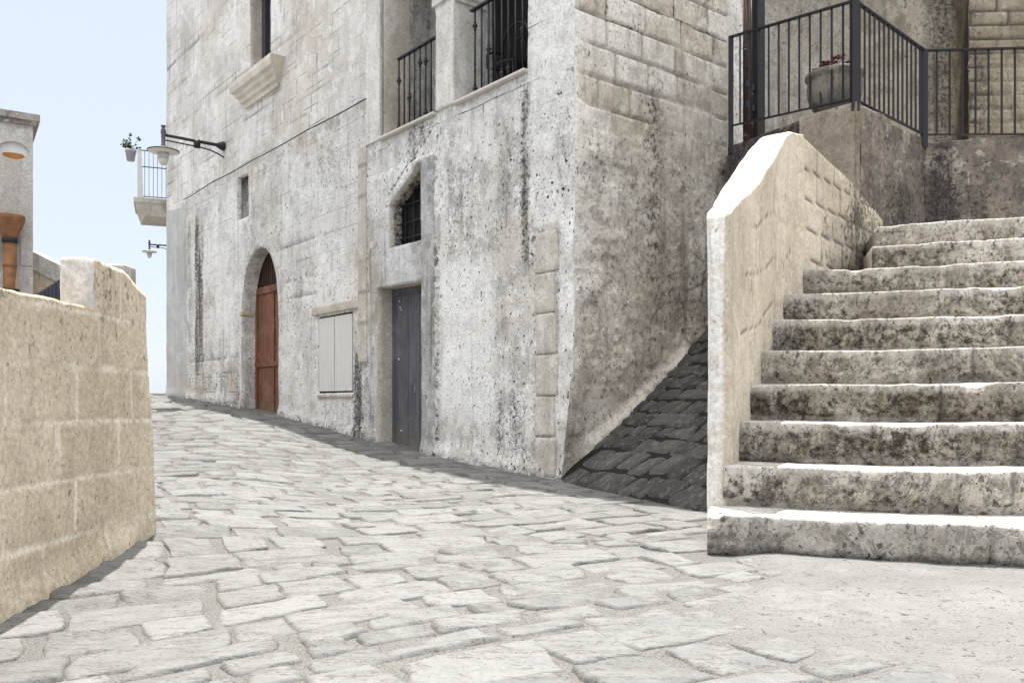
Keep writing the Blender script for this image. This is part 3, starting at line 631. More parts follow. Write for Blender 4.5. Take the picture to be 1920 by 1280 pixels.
# loggia: pier cap, sills, inner room
m = MB(); m.box((.24, -.05, 4.52), (.70, .44, 4.60)); m.box((.27, -.025, 4.46), (.68, .42, 4.52)); lb(m, 'pier_cap', M['pierstone'])
Vb, Fb = rblock((.475, .185, 3.89), .176, .225, .57, .012, .06, .003, 5); mesh('pier', loc(Vb), Fb, M['pierstone'], bld, smooth=True)
for a, b in ((-.957, .27), (.655, 1.90)):
    Vb, Fb = rblock(((a+b)/2, .05, 3.31), (b-a)/2, .11, .018, .01, .06, .001, 1); mesh('loggia_sill', loc(Vb), Fb, M['marble'], bld, smooth=True)
m = MB(); m.box((-1.25, .40, 3.2), (2.2, 1.1, 3.28)); lb(m, 'loggia_floor', M['cream'])
m = MB(); m.box((-1.4, .72, 3.28), (.36, .80, 6.1)); m.box((1.55, .72, 3.28), (2.3, .8, 6.1)); m.box((.36, .72, 5.4), (1.55, .8, 6.1)); m.box((-1.2, .401, 3.28), (-.958, .72, 6.1)); m.box((1.901, .401, 3.28), (2.2, .72, 6.1)); m.box((-1.3, .401, 6.1), (2.3, .85, 6.2)); lb(m, 'loggia_wall', M['loggia'])
m = MB(); m.box((.36, .74, 3.28), (1.55, .78, 5.4)); lb(m, 'balcony_door', M['dark'])
m = MB(); m.box((-1.31, -.038, 3.31), (-.957, .02, 5.6)); lb(m, 'pilaster', M['pierstone'])
# forged balusters of the loggia
def baluster(m, s, y, z0, z1, knobs, r=.011):
    m.tube([(s, y, z0), (s, y, z1)], r, 7)
    for k in knobs:
        c = z0+(z1-z0)*k
        m.lathe([(r, -.05), (.021, -.042), (r, -.034), (.027, -.012), (.030, 0), (.027, .012), (r, .034), (.021, .042), (r, .05)], (s, y, c), 8)
def loggia_rail(name, xs, kn, z1, a, b, y=.10, inner=0):
    m = MB(); m.bar((a, y, z1), (b, y, z1), .045, .02); r = lb(m, name, M['iron'])
    for i, sx_ in enumerate(xs):
        m = MB(); baluster(m, sx_, y, 3.33, z1-.01, kn[i % len(kn)]); mm = lb(m, 'baluster', M['iron'], r, smooth=True)
    return r
loggia_rail('balcony_railing', [-.725, -.60, -.48, -.365, -.24, -.12, .0, .12], [(.1, .72), (), (.42,), (), (.08, .80), (.12, .78), (), (.42,)], 4.27, -.74, .30)
loggia_rail('balcony_railing', [.87, .99, 1.115, 1.23, 1.35, 1.46, 1.58, 1.695, 1.81], [(.12, .82), (), (.48,), (), (.14,), (.16,), (), (.5,), ()], 4.32, .80, 1.9)
# cornice of corner strip, groove line: flat raised strip of quoins at the corner is in the facade relief

# ------------------------------------------------------------------ things fixed to or standing by the building
def wl(s, y, z): X, Y = fromA(s, y); return (X, Y, z)
# cable stapled along the facade
pts = [(-8.45, 3.93), (-7, 3.955), (-5, 3.94), (-3, 3.93), (-1.30, 3.905)]
cp = []
for (a, b), (c, d) in zip(pts[:-1], pts[1:]):
    for k in range(8): t = k/8; cp.append((a+(c-a)*t, b+(d-b)*t-.012*math.sin(math.pi*t)))
cp.append(pts[-1]); c0 = np.array(wl(-8.45, -.03, 3.93))
cb = MB().tube([wl(a, -.045, b) for a, b in cp], .009, 6)
tag(cb.build('cable', M['cable'], loc=c0), 'thin black cable running level along the pale facade above the arched door', 'cable')
def street_lamp(name, s, y0, z, L, label, direction=None, base=None):
    o = empty(name, base, label, 'lamp', 'enamel lamps on wall brackets', rz=direction)
    # local: x = along wall, -y = out into the street
    m = MB(); m.tube([(0, 0, 0), (0, -.02, 0), (0, -.09, 0), (0, -.13, 0), (0, -L, .0)], [.085, .08, .05, .03, .026], 12); m.build('arm', M['iron'], o, smooth=True)
    m = MB(); m.tube([(0, .02, -.20), (0, -.10, -.15), (0, -.24, -.11), (0, -.42, -.095), (0, -L, -.085)], .013, 8); m.build('stay', M['iron'], o, smooth=True)
    m = MB(); m.lathe([(.03, -.05), (.05, -.045), (.05, .045), (.03, .05)], (0, 0, 0), 10); V = m.V[0]; m.V[0] = np.stack([V[:, 0], V[:, 2]-.46, V[:, 1]*1.6-.045], 1); m.build('collar', M['iron'], o, smooth=True)
    m = MB(); m.lathe([(.0, .17), (.03, .165), (.043, .145), (.03, .12), (.022, .11), (.04, .09), (.045, .03), (.036, .0), (.034, -.17), (.05, -.19), (.05, -.21)][::-1], (0, -L, 0), 14); m.build('lamp_post', M['iron_grey'], o, smooth=True)
    m = MB(); m.lathe([(.10, -.31), (.235, -.292), (.248, -.280), (.252, -.272), (.20, -.262), (.10, -.232), (.05, -.20)], (0, -L, 0), 36)
    sh = m.build('lamp_shade', M['enamel'], o, smooth=True)
    m = MB(); m.lathe([(.246, -.284), (.257, -.279), (.257, -.268), (.246, -.266)], (0, -L, 0), 36); m.build('shade_rim', M['iron'], sh, smooth=True)
    m = MB(); m.lathe([(.001, -.51), (.035, -.507), (.06, -.49), (.075, -.45), (.083, -.40)], (0, -L, 0), 20); m.build('lamp_glass', M['enamel'], o, smooth=True)
    m = MB(); m.lathe([(.083, -.40), (.088, -.36), (.09, -.312)], (0, -L, 0), 20); m.build('lamp_collar', M['lampglass'], o, smooth=True)
    return o
street_lamp('wall_lamp', 0, 0, 0, 1.02, 'near enamel dish lamp on a long black bracket fixed to the pale facade', ARZ, wl(-6.42, -.01, 4.50))
# dark iron chair in the loggia
ch = empty('iron_chair', wl(1.05, .5, 3.28), 'dark iron chair seen behind the railing of the right hand loggia opening', 'chair', rz=ARZ)
m = MB(); m.lathe([(.20, .43), (.215, .44), (.215, .455), (.19, .46)], (0, 0, 0), 20); m.build('seat', M['iron'], ch, smooth=True)
m = MB(); m.tube([(.19, .02, .44), (.23, .03, .62), (.24, .03, .78), (.16, .03, .90), (0, .03, .95), (-.16, .03, .90), (-.24, .03, .78), (-.23, .03, .62), (-.19, .02, .44)], .016, 8)
for k in (-.1, 0, .1): m.tube([(k, .03, .45), (k, .03, .93-abs(k))], .008, 6)
m.build('backrest', M['iron'], ch, smooth=True)
for a, b in ((1, 1), (1, -1), (-1, 1), (-1, -1)):
    m = MB(); m.tube([(.15*a, .13*b, .44), (.13*a, .11*b, .30), (.15*a, .13*b, .15), (.21*a, .17*b, .0)], [.016, .012, .012, .015], 7); m.build('leg', M['iron'], ch, smooth=True)
for a in (1, -1):
    m = MB(); m.tube([(.23*a, .03, .66), (.26*a, -.08, .68), (.27*a, -.17, .62), (.24*a, -.18, .46)], .014, 7); m.build('armrest', M['iron'], ch, smooth=True)

# ------------------------------------------------------------------ stairs
SV = np.array([.964, -.267]); SU = np.array([.267, .964]); SF = np.array([.977, 4.29]); SANG = math.atan2(SV[1], SV[0])
lefts = [.0, .10, .148, .208, .26, .36, .45, .58, 1.145, 1.233]; RISE, TREAD = .2269, .361
stair = empty('stone_staircase', (SF[0], SF[1], -.76), 'wide flight of worn lichen stained stone steps beside the cream parapet', 'staircase')
rs = random.Random(3)
def stepmesh(k):
    zt = -.56+RISE*k; p = SF+SU*TREAD*k; v0, v1 = lefts[k]-(.03 if 0 < k < 8 else 0), 2.9; hgt = (.30 if k else .26); dp = .56 if k < 9 else 1.7
    L = v1-v0; c = p+SV*(v0+v1)/2+SU*dp/2
    V, F = rblock((0, 0, 0), L/2, dp/2, hgt/2, .013, .022, .0, 20+k)
    # worn nosing and undulating front
    lx = V[:, 0]+L/2+v0; front = 1-sst(-dp/2+.0, -dp/2+.10, V[:, 1]); fr = 1-sst(-dp/2, -dp/2+.45, V[:, 1])
    zl = V[:, 2]
    V[:, 1] += front*(.010*fbm(lx*1.6, zl*3+k*9, 50+k, 3)+.013*fbm(lx*11, zl*11+k*5, 60+k, 5))
    under = sst(.0, -.12, zl-hgt/2+.16+.03*fbm(lx*2.2, lx*0+k, 70+k, 3)); V[:, 1] += front*.035*under*(1-sst(.12, .35, zl+hgt/2+.1))*0+front*.03*sst(-.17, -.21, zl-hgt/2+.02*fbm(lx*3, lx*0+k, 71, 3))
    sag = .008*fbm(lx*.9, lx*0+k*3, 80+k, 2)-.012*np.exp(-((lx-1.0)/.6)**2); V[:, 2] += (zl > 0)*(sag+.004*fbm(lx*8, V[:, 1]*8+k, 82, 3)*1)
    chip = np.maximum(0, fbm(lx*4.1, lx*0+k*1.7, 90+k, 4)-.18)*.055; V[:, 2] -= (zl > hgt*.3)*front*chip; V[:, 1] += (zl > hgt*.3)*front*chip*.6
    # block joints along the step
    jn = np.zeros(len(V))
    for q in ((v0+rs.uniform(1.1, 1.9)), (v0+rs.uniform(2.0, 2.6))): jn = np.maximum(jn, np.exp(-((lx-q-.004*np.sin(zl*20))/.009)**2))
    V[:, 1] += front*jn*.028
    fz = (zl+hgt/2)/hgt
    n1 = fbm(lx*1.3, zl*4+k*3, 100+k, 3)
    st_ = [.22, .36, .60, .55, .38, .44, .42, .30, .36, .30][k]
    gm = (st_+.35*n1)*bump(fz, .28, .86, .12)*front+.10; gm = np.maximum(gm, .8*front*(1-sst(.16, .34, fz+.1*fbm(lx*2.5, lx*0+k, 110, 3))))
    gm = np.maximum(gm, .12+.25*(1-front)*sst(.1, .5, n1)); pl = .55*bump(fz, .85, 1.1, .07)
    ca, sa = math.cos(SANG), math.sin(SANG)
    W = np.stack([V[:, 0]*ca-V[:, 1]*sa+c[0]-SF[0], V[:, 0]*sa+V[:, 1]*ca+c[1]-SF[1], zl*0+V[:, 2]+zt-hgt/2+.76], 1)
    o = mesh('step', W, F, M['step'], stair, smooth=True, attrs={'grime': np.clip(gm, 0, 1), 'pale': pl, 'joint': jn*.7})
for k in range(10): stepmesh(k)

# ------------------------------------------------------------------ parapet beside the stairs
def parapet():
    # plan: centre line from the near end up the stair, then the bend towards the landing; z of the top along it
    key = [(1.115, 4.64), (1.244, 4.978), (1.375, 5.32), (1.519, 5.658), (1.881, 6.306), (1.985, 6.45), (2.13, 6.65), (2.95, 7.66), (3.5, 8.36)]
    top = [1.03, 1.16, 1.29, 1.46, 1.91, 2.03, 2.07, 1.94, 1.78]; zb = -.75
    K = np.array(key); d = np.concatenate([[0], np.cumsum(np.linalg.norm(np.diff(K, axis=0), axis=1))])
    t = np.concatenate([np.linspace(0, .08, 7)[:-1], np.arange(.08, d[-1], .02), [d[-1]]])
    C = np.stack([np.interp(t, d, K[:, 0]), np.interp(t, d, K[:, 1])], 1); ZT = np.interp(t, d, top)
    for _ in range(5): C[1:-1] = (C[:-2]+2*C[1:-1]+C[2:])/4; ZT[1:-1] = (ZT[:-2]+2*ZT[1:-1]+ZT[2:])/4
    hwt = np.interp(t, d, [.055, .075, .10, .12, .12, .12, .12, .12, .12]); hw = .12
    T_ = np.gradient(C, axis=0); T_ /= np.linalg.norm(T_, axis=1)[:, None]; N_ = np.stack([T_[:, 1], -T_[:, 0]], 1)   # to the right (stair side)
    ra = .026
    cs = [(-1, q, 0) for q in np.linspace(0, 1, 40)]+[(-1+ra/hw*(1-math.cos(q)), 1, math.sin(q)) for q in np.linspace(0, math.pi/2, 6)[1:]]
    cs += [(a, 1, 1) for a in np.linspace(-.5, .5, 6)]+[(1-ra/hw*(1-math.sin(q)), 1, math.cos(q)) for q in np.linspace(0, math.pi/2, 6)[:-1]]+[(1, q, 0) for q in np.linspace(1, 0, 110)]
    cs = np.array(cs); m_ = len(cs); n_ = len(t)
    a = np.tile(cs[:, 0], n_); q = np.tile(cs[:, 1], n_); r_ = np.tile(cs[:, 2], n_); tt = np.repeat(t, m_)
    endr = np.where(tt < .04, np.sqrt(np.maximum(0, 1-(1-np.minimum(tt/.04, 1))**2)), 1.); w_ = np.repeat(hwt, m_)*(.72+.28*endr)
    zt = np.repeat(ZT, m_)-.03*(1-endr); off = a*w_; z = zb+(zt-ra-zb)*q+r_*ra
    side = (a > .95)
    fo = .010*fbm(tt*1.8+side*3, z*1.8, 120, 3)+.005*fbm(tt*8+side*5, z*8, 121, 4)
    bt = 2.36
    j1, r1, _ = blocks(tt, z+.05, .235, .52, 140, .014); j2, r2, _ = blocks(tt+.12*fbm(tt*2, z*2, 145, 2), z-.22*tt+.08*fbm(tt*2, z*2, 146, 2), .31, .52, 144, .008)
    j2 = j2*sst(.05, .3, fbm(tt*1.6+5, z*1.6, 150, 2))
    j_ = np.where(tt > bt, j1, j2*.8)*side; fo = fo-.012*j_+.008*(np.where(tt > bt, r1, .5)-.5)*side
    fo = fo+.02*np.exp(-((tt-bt+.10)/.05)**2)*side
    sh = np.exp(-tt/.10)*off*.30
    cx, cy = np.repeat(C[:, 0], m_), np.repeat(C[:, 1], m_); nx_, ny_ = np.repeat(N_[:, 0], m_), np.repeat(N_[:, 1], m_); tx, ty = np.repeat(T_[:, 0], m_), np.repeat(T_[:, 1], m_)
    o_ = off+np.sign(a)*fo; V = np.stack([cx+nx_*o_+tx*sh, cy+ny_*o_+ty*sh, z+(q == 1)*.010*fbm(tt*4, a, 125, 4)], 1)
    dn = fbm(tt*2.2, z*3, 130, 3)
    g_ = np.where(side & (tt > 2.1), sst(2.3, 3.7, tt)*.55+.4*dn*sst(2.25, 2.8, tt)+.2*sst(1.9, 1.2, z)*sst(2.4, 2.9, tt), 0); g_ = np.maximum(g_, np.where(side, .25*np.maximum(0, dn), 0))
    lit_edge = ((q == 1) & (a < .45)) | (a < -.5); lit_edge = lit_edge*(1-.5*sst(1.5, 2.0, tt)); lit_edge = np.where((tt < .03) & (a < .9), 1., lit_edge)  # sunlit top, outer side and near end, painted in as paler plaster
    F = [(i*m_+k, i*m_+k+1, (i+1)*m_+k+1, (i+1)*m_+k) for i in range(n_-1) for k in range(m_-1)]
    c0 = V[:m_].mean(0); V = np.vstack([V, c0]); e0 = len(V)-1
    F += [(k+1, k, e0) for k in range(m_-1)]+[(0, m_-1, e0)]+[list(range((n_-1)*m_, n_*m_))[::-1]]; F = [f[::-1] for f in F]
    ap = lambda x, v: np.append(x, v)
    return tag(mesh('parapet_wall', V, F, M['parapet'], loc=(1.115, 4.64, -.7), smooth=True, attrs={'grime': ap(np.maximum(0, g_), 0), 'pale': ap(lit_edge, 1), 'joint': ap(j_, 0)}),
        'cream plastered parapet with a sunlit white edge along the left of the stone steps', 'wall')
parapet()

# ------------------------------------------------------------------ upper landing, its wall and rails
LA = np.array([2.36, 9.36]); LQ = np.array([3.30, 8.20]); LR = np.array([4.39, 9.08]); LE = np.array([6.6, 8.47])
lw = empty('landing_wall', (LQ[0], LQ[1], 0), 'stained stone wall carrying the railed landing above the stairs', 'wall')
def wallstrip(name, a, b, z0, z1f, thick, gfun, seed, mat=M['landing'], blk=(.34, .6), res=.035, jamt=.5, parent=lw, pfun=None):
    a = np.array(a); b = np.array(b); L = np.linalg.norm(b-a); dx = (b-a)/L; nrm = np.array([dx[1], -dx[0]])     # towards the camera side
    nx_ = max(2, int(L/res)); ts = np.linspace(0, L, nx_+1); nz = max(2, int((z1f(L/2)-z0)/res)); V = []; G = []; J = []; PP = []
    for k in range(nz+1):
        for t in ts: V.append((t, z0+(z1f(t)-z0)*k/nz))
    V = np.array(V); t, z = V[:, 0], V[:, 1]
    j_, r_, d_ = blocks(t+seed, z, blk[0], blk[1], seed, .018)
    out = .012*fbm(t*1.7, z*1.7, seed+3, 3)+.010*fbm(t*8, z*8, seed+4, 4)-.014*j_*jamt*1.5+.012*(r_-.5)
    W = np.stack([a[0]+dx[0]*t+nrm[0]*out, a[1]+dx[1]*t+nrm[1]*out, z], 1); q = nx_+1
    F = [(k*q+i, k*q+i+1, (k+1)*q+i+1, (k+1)*q+i) for k in range(nz) for i in range(nx_)]
    g_ = gfun(t, z); nb = len(W)
    topi = [nz*q+i for i in range(q)]; B = W[topi].copy(); B[:, 0] -= nrm[0]*thick; B[:, 1] -= nrm[1]*thick
    W = np.vstack([W, B]); F += [(topi[i], topi[i+1], nb+i+1, nb+i) for i in range(q-1)]
    # sides and back
    lo = len(W); Bb = B.copy(); Bb[:, 2] = z0; W = np.vstack([W, Bb]); F += [(nb+i, nb+i+1, lo+i+1, lo+i) for i in range(q-1)]
    col0 = [k*q for k in range(nz+1)]; F.append(col0[::-1]+[lo, nb]); colr = [k*q+nx_ for k in range(nz+1)]; F.append(colr+[nb+nx_, lo+nx_])
    ex_ = 2*q; at_ = {'grime': np.concatenate([g_, np.full(ex_, .4)]), 'joint': np.concatenate([j_*jamt*sst(-.3, .3, fbm(t*2, z*2, seed+9, 2)), np.zeros(ex_)])}
    if pfun is not None: at_['pale'] = np.concatenate([pfun(t, z), np.zeros(ex_)])
    ploc = np.array(parent.location) if parent is not None else np.zeros(3)
    return mesh(name, W-ploc, F, mat, parent, smooth=True, attrs=at_)
LQm = LA+(LQ-LA)*.60
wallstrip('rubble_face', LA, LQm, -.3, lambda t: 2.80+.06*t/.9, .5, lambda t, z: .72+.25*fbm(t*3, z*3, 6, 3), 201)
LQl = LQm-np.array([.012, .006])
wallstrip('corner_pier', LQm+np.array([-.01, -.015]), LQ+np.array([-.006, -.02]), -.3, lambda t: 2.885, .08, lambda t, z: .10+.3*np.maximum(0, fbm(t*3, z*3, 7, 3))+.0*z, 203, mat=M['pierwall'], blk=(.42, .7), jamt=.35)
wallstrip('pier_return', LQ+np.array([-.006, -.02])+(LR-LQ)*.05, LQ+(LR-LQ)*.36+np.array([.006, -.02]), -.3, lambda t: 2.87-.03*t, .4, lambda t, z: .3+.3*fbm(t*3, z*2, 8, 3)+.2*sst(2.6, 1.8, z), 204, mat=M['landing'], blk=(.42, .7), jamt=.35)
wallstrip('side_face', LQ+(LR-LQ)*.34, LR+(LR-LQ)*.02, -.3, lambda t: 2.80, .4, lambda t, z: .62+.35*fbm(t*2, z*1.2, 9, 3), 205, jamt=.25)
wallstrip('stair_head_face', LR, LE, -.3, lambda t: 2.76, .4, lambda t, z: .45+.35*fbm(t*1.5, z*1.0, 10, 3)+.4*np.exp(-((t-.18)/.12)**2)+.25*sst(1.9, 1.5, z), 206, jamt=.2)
m = MB(); m.add([(2.42, 9.55, 2.78), (LQ[0], LQ[1]+.1, 2.78), (LR[0], LR[1]+.1, 2.74), (LE[0]+2, LE[1], 2.74), (9, 12, 2.76), (1.9, 12, 2.80)], [(0, 1, 2, 3, 4, 5)])
m.add([(x-LQ[0], y-LQ[1], zz_) for x, y, zz_ in []], [])
fl = m.V[0]-np.array([LQ[0], LQ[1], 0]); mesh('landing_floor', fl, [(0, 1, 2, 3, 4, 5)], M['backwall'], lw)
# platform behind the last step is part of the stairs
# terrace railing: three runs
rl = empty('terrace_railing', (LQ[0], LQ[1], 2.85), 'black iron railing with plain uprights around the landing above the stairs', 'railing')
def run(a, b, zt0, zt1, zb0, zb1, nb, base=np.array([LQ[0], LQ[1], 2.85]), inset=0.02):
    a3, b3 = np.array([*a, 0]), np.array([*b, 0])
    t0, t1 = np.array([*a, zt0])-base, np.array([*b, zt1])-base; q0, q1 = np.array([*a, zb0])-base, np.array([*b, zb1])-base
    MB().bar(t0, t1, .045, .016).build('top_rail', M['iron'], rl); MB().bar(q0, q1, .03, .014).build('bottom_rail', M['iron'], rl)
    for k in range(1, nb+1):
        f = k/(nb+1); MB().bar(q0+(q1-q0)*f+np.array([0, 0, -.0]), t0+(t1-t0)*f-np.array([0, 0, .004]), .016).build('upright', M['iron'], rl)
def post(p, z0, z1, w_=.045):
    base = np.array([LQ[0], LQ[1], 2.85]); MB().bar(np.array([*p, z0])-base, np.array([*p, z1])-base, w_).build('post', M['iron'], rl)
RA, RQ, RR, RE = LA+np.array([.03, -.03]), LQ+np.array([.0, .03]), LR+np.array([-.02, -.02]), LR+(LE-LR)*.425; RE2 = LR+(LE-LR)*.85
run(RA, RQ, 3.99, 3.87, 3.02, 2.93, 11); run(RQ, RR, 3.87, 3.73, 2.92, 2.84, 14); run(RR, RE, 3.73, 3.66, 2.84, 2.77, 7); run(RE, RE2, 3.66, 3.6, 2.77, 2.72, 7)
post(RA, 2.72, 4.0); post(RQ, 2.80, 3.88, .07); post(RR, 2.70, 3.74, .055); post(RE, 2.72, 3.67); post(RE2, 2.7, 3.6)

# things on the landing
B0 = np.array(fromA(2.56, 2.36)); bdir = AY
# wrought gate
gt = empty('iron_gate', (2.52, 9.72, 2.78), 'tall black wrought iron gate standing behind the left end of the landing railing', 'gate', rz=math.atan2(.627, .779))
m = MB(); m.box((.40, -.04, 0), (.50, .06, 2.4)); m.build('gate_post', M['iron'], gt)
m = MB(); m.box((.502, -.03, 0), (.56, .05, 2.4)); m.build('gate_stile', M['iron'], gt)
for z_ in (.90, .66): MB().bar((-.08, 0, z_+.04), (.40, 0, z_-.02), .03, .07).build('gate_rail', M['iron'], gt)
for k, x_ in enumerate((-.06, .07, .19, .31)):
    m = MB(); baluster(m, x_, -.02, .0, 2.3, [(.3, .75), (), (.12, .55), (.19, .34)][k], .010); m.build('gate_bar', M['iron'], gt, smooth=True)
# clay downpipe on the landing
dp = empty('downpipe', (2.83, 10.35, 2.78), 'dull reddish clay downpipe on the white wall behind the iron gate', 'pipe')
MB().tube([(0, 0, 0), (0, 0, 2.6)], .066, 14).build('pipe', M['oldclay'], dp, smooth=True)
for z_ in (.35, 1.25, 2.1): MB().lathe([(.067, -.02), (.076, -.015), (.076, .015), (.067, .02)], (0, 0, z_), 14).build('clamp', M['iron'], dp, smooth=True)
# big stone pot
pot = empty('flower_pot', (3.27, 8.66, 2.80), 'rounded weathered stone pot behind the corner post of the landing railing', 'pot')
m = MB(); m.lathe([(.001, .0), (.15, .0), (.17, .02), (.225, .12), (.262, .22), (.27, .30), (.262, .36), (.255, .38), (.283, .40), (.29, .425), (.28, .445), (.25, .45), (.24, .43), (.235, .36), (.001, .35)], (0, 0, .08), 40); m.build('pot_body', M['potstone'], pot, smooth=True)
rr = random.Random(8); m = MB()
def blob(m, c, r, seed, n=10):
    V = []; F = []
    for i in range(n+1):
        for k in range(n):
            th = math.pi*i/n; ph = 2*math.pi*k/n; rr_ = r*(1+.28*math.sin(5*ph+seed)*math.sin(th)+.18*math.sin(4*th+seed*2)); V.append((c[0]+rr_*math.sin(th)*math.cos(ph), c[1]+rr_*math.sin(th)*math.sin(ph), c[2]+rr_*math.cos(th)*.9))
    F = [(i*n+k, (i+1)*n+k, (i+1)*n+(k+1) % n, i*n+(k+1) % n) for i in range(n) for k in range(n)]; m.add(V, F)
def leafquad(m, c, d, L, w_, rr):
    d = np.array(d, float); d /= np.linalg.norm(d); u = np.cross(d, [rr.uniform(-1, 1), rr.uniform(-1, 1), rr.uniform(-1, 1)]); u /= np.linalg.norm(u)+1e-9; c = np.array(c)
    nrm_ = np.cross(d, u)
    m.add([c, c+d*L*.4+u*w_/2+nrm_*L*.06, c+d*L, c+d*L*.4-u*w_/2+nrm_*L*.06], [(0, 1, 2), (0, 2, 3)])
fp = empty('flowering_plant', (3.27, 8.66, 3.22), 'dark red flowering plant growing in the weathered stone pot', 'plant')
for k in range(22):
    a = rr.uniform(0, 6.28); q = math.sqrt(rr.random())*.20; h_ = .17+.13*max(0, 1-abs(q*math.cos(a)-.03)/.09)*rr.uniform(.5, 1.1)
    for e in range(9): leafquad(m, (q*math.cos(a), q*math.sin(a), h_), (rr.gauss(0, 1), rr.gauss(0, 1), rr.gauss(.2, 1)), .05, .045, rr)
m.build('flowers', M['redflower'], fp)
m = MB()
for k in range(60):
    a = rr.uniform(0, 6.28); q = math.sqrt(rr.random())*.2; leafquad(m, (q*math.cos(a), q*math.sin(a), rr.uniform(-.03, .13)), (math.cos(a), math.sin(a), rr.uniform(.2, 1)), .07, .05, rr)
m.build('foliage', M['leaf'], fp)
# walls behind the landing
bw = empty('terrace_wall', (2.0, 11.0, 2.7), 'tall speckled beige stone wall standing behind the landing and its pot', 'wall')
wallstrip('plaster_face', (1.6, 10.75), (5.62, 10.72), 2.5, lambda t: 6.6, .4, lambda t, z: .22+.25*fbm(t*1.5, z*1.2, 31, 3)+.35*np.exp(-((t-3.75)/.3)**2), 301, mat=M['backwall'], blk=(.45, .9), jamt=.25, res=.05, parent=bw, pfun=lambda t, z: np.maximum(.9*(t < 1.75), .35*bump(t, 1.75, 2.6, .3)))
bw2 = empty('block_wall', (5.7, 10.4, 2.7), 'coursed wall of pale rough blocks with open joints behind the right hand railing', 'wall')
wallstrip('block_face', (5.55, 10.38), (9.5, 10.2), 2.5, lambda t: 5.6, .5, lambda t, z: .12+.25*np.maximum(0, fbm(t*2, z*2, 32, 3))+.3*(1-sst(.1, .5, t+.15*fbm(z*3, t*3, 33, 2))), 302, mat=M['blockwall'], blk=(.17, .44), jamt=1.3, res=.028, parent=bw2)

# ------------------------------------------------------------------ low tan wall on the left
def left_wall():
    lwall = empty('low_wall', (-1.9, 4.4, -.75), 'low tan tuff block wall bordering the left of the cobbled street', 'wall')
    ys = np.concatenate([np.arange(.8, 2.6, .05), np.arange(2.6, 4.48, .017), [4.50]])
    def topz(y): return np.where(y < 3.875, .43+.006*fbm(y*3, y*0, 4), np.where(y < 4.2, .655-.02*(y-3.9), .648-.35*(y-4.2)))+.008*fbm(y*8, y*0, 6)
    nz = 92; V = []; G = []; J = []; PL = []
    for y in ys:
        tz = float(topz(np.array([y]))[0])
        for k in range(nz+1):
            z = -1.0+(tz+1.0)*k/nz; V.append((y, z))
    A_ = np.array(V); y, z = A_[:, 0], A_[:, 1]
    # block courses
    zz = z+.01*fbm(y*1.3, z*1.3, 2, 2); cz = (zz+.82)/.245; row = np.floor(cz); fz = cz-row; wl_ = .52; o_ = _h(row, row*0, 7)*wl_; cs = (y+o_)/wl_; c_ = np.floor(cs); fs = cs-c_
    d_ = np.minimum(np.minimum(fz, 1-fz)*.245, np.minimum(fs, 1-fs)*wl_); mort = 1-sst(.002, .013, d_+.008*fbm(y*7, z*7, 9, 3)); r_ = _h(row, c_, 12)
    bulge = .045*sst(3.7, 4.5, y)*(1-sst(-.8, .5, z)); endround = -.02*sst(4.44, 4.5, y)**2
    foot = .03*(1-sst(4.1, 4.3, y))*(1-sst(-.02, .14, z-street_z(y*0-1.9, y)+.04*fbm(y*2, z*0, 3, 2)))
    x = -1.9-.008*sst(3.3, 4.4, y)*sst(-.3, .6, z)+bulge+endround+foot+.006*fbm(y*1.5, z*1.5, 15, 3)+.0035*fbm(y*9, z*9, 16, 4)+.006*(r_-.5)-.003*mort
    W = np.stack([x+1.9, y-4.4, z+.75], 1); q = nz+1; n_ = len(ys)
    F = [(i*q+k, (i+1)*q+k, (i+1)*q+k+1, i*q+k+1) for i in range(n_-1) for k in range(nz)]
    # top and back
    tops = [i*q+nz for i in range(n_)]; th = np.where(ys < 3.86, .25, .135); B = W[tops].copy(); B[:, 0] = -th; nb = len(W); W = np.vstack([W, B]); C_ = B.copy(); C_[:, 2] = -.3; lo = len(W); W = np.vstack([W, C_])
    F += [(tops[i], tops[i+1], nb+i+1, nb+i) for i in range(n_-1)]+[(nb+i, nb+i+1, lo+i+1, lo+i) for i in range(n_-1)]
    last = [(n_-1)*q+k for k in range(q)]; F.append(last+[nb+n_-1, lo+n_-1])
    g_ = .08+.32*np.maximum(0, fbm(y*2.5, z*2.5, 18, 4))+.45*(1-sst(.0, .03, .42-z+0*y))*(y < 3.86)*0; g_ = np.maximum(g_, .5*bump(z, .36, .7, .03)*sst(.0, .4, fbm(y*5, z*5, 20, 3))); g_ = np.maximum(g_, .4*(1-sst(.0, .12, z-street_z(y*0-1.9, y))))
    ex_ = np.zeros(2*n_)
    mesh('wall_face', W, F, M['tuff'], lwall, smooth=True, attrs={'grime': np.concatenate([g_, ex_+.3]), 'pale': np.concatenate([.7*mort*sst(-.5, .1, fbm(y*1.1, z*1.6, 22, 3))+.25*sst(.2, .5, fbm(y*4, z*9, 24, 3))*(y > 4.0), ex_])})
    Vb, Fb = rblock((-.069, 3.872-4.4, 1.27), .066, .03, .135, .015, .03, .006, 4); 
    mesh('end_block', Vb, Fb, M['house'], lwall, smooth=True, attrs={'grime': np.full(len(Vb), .12)})
left_wall()
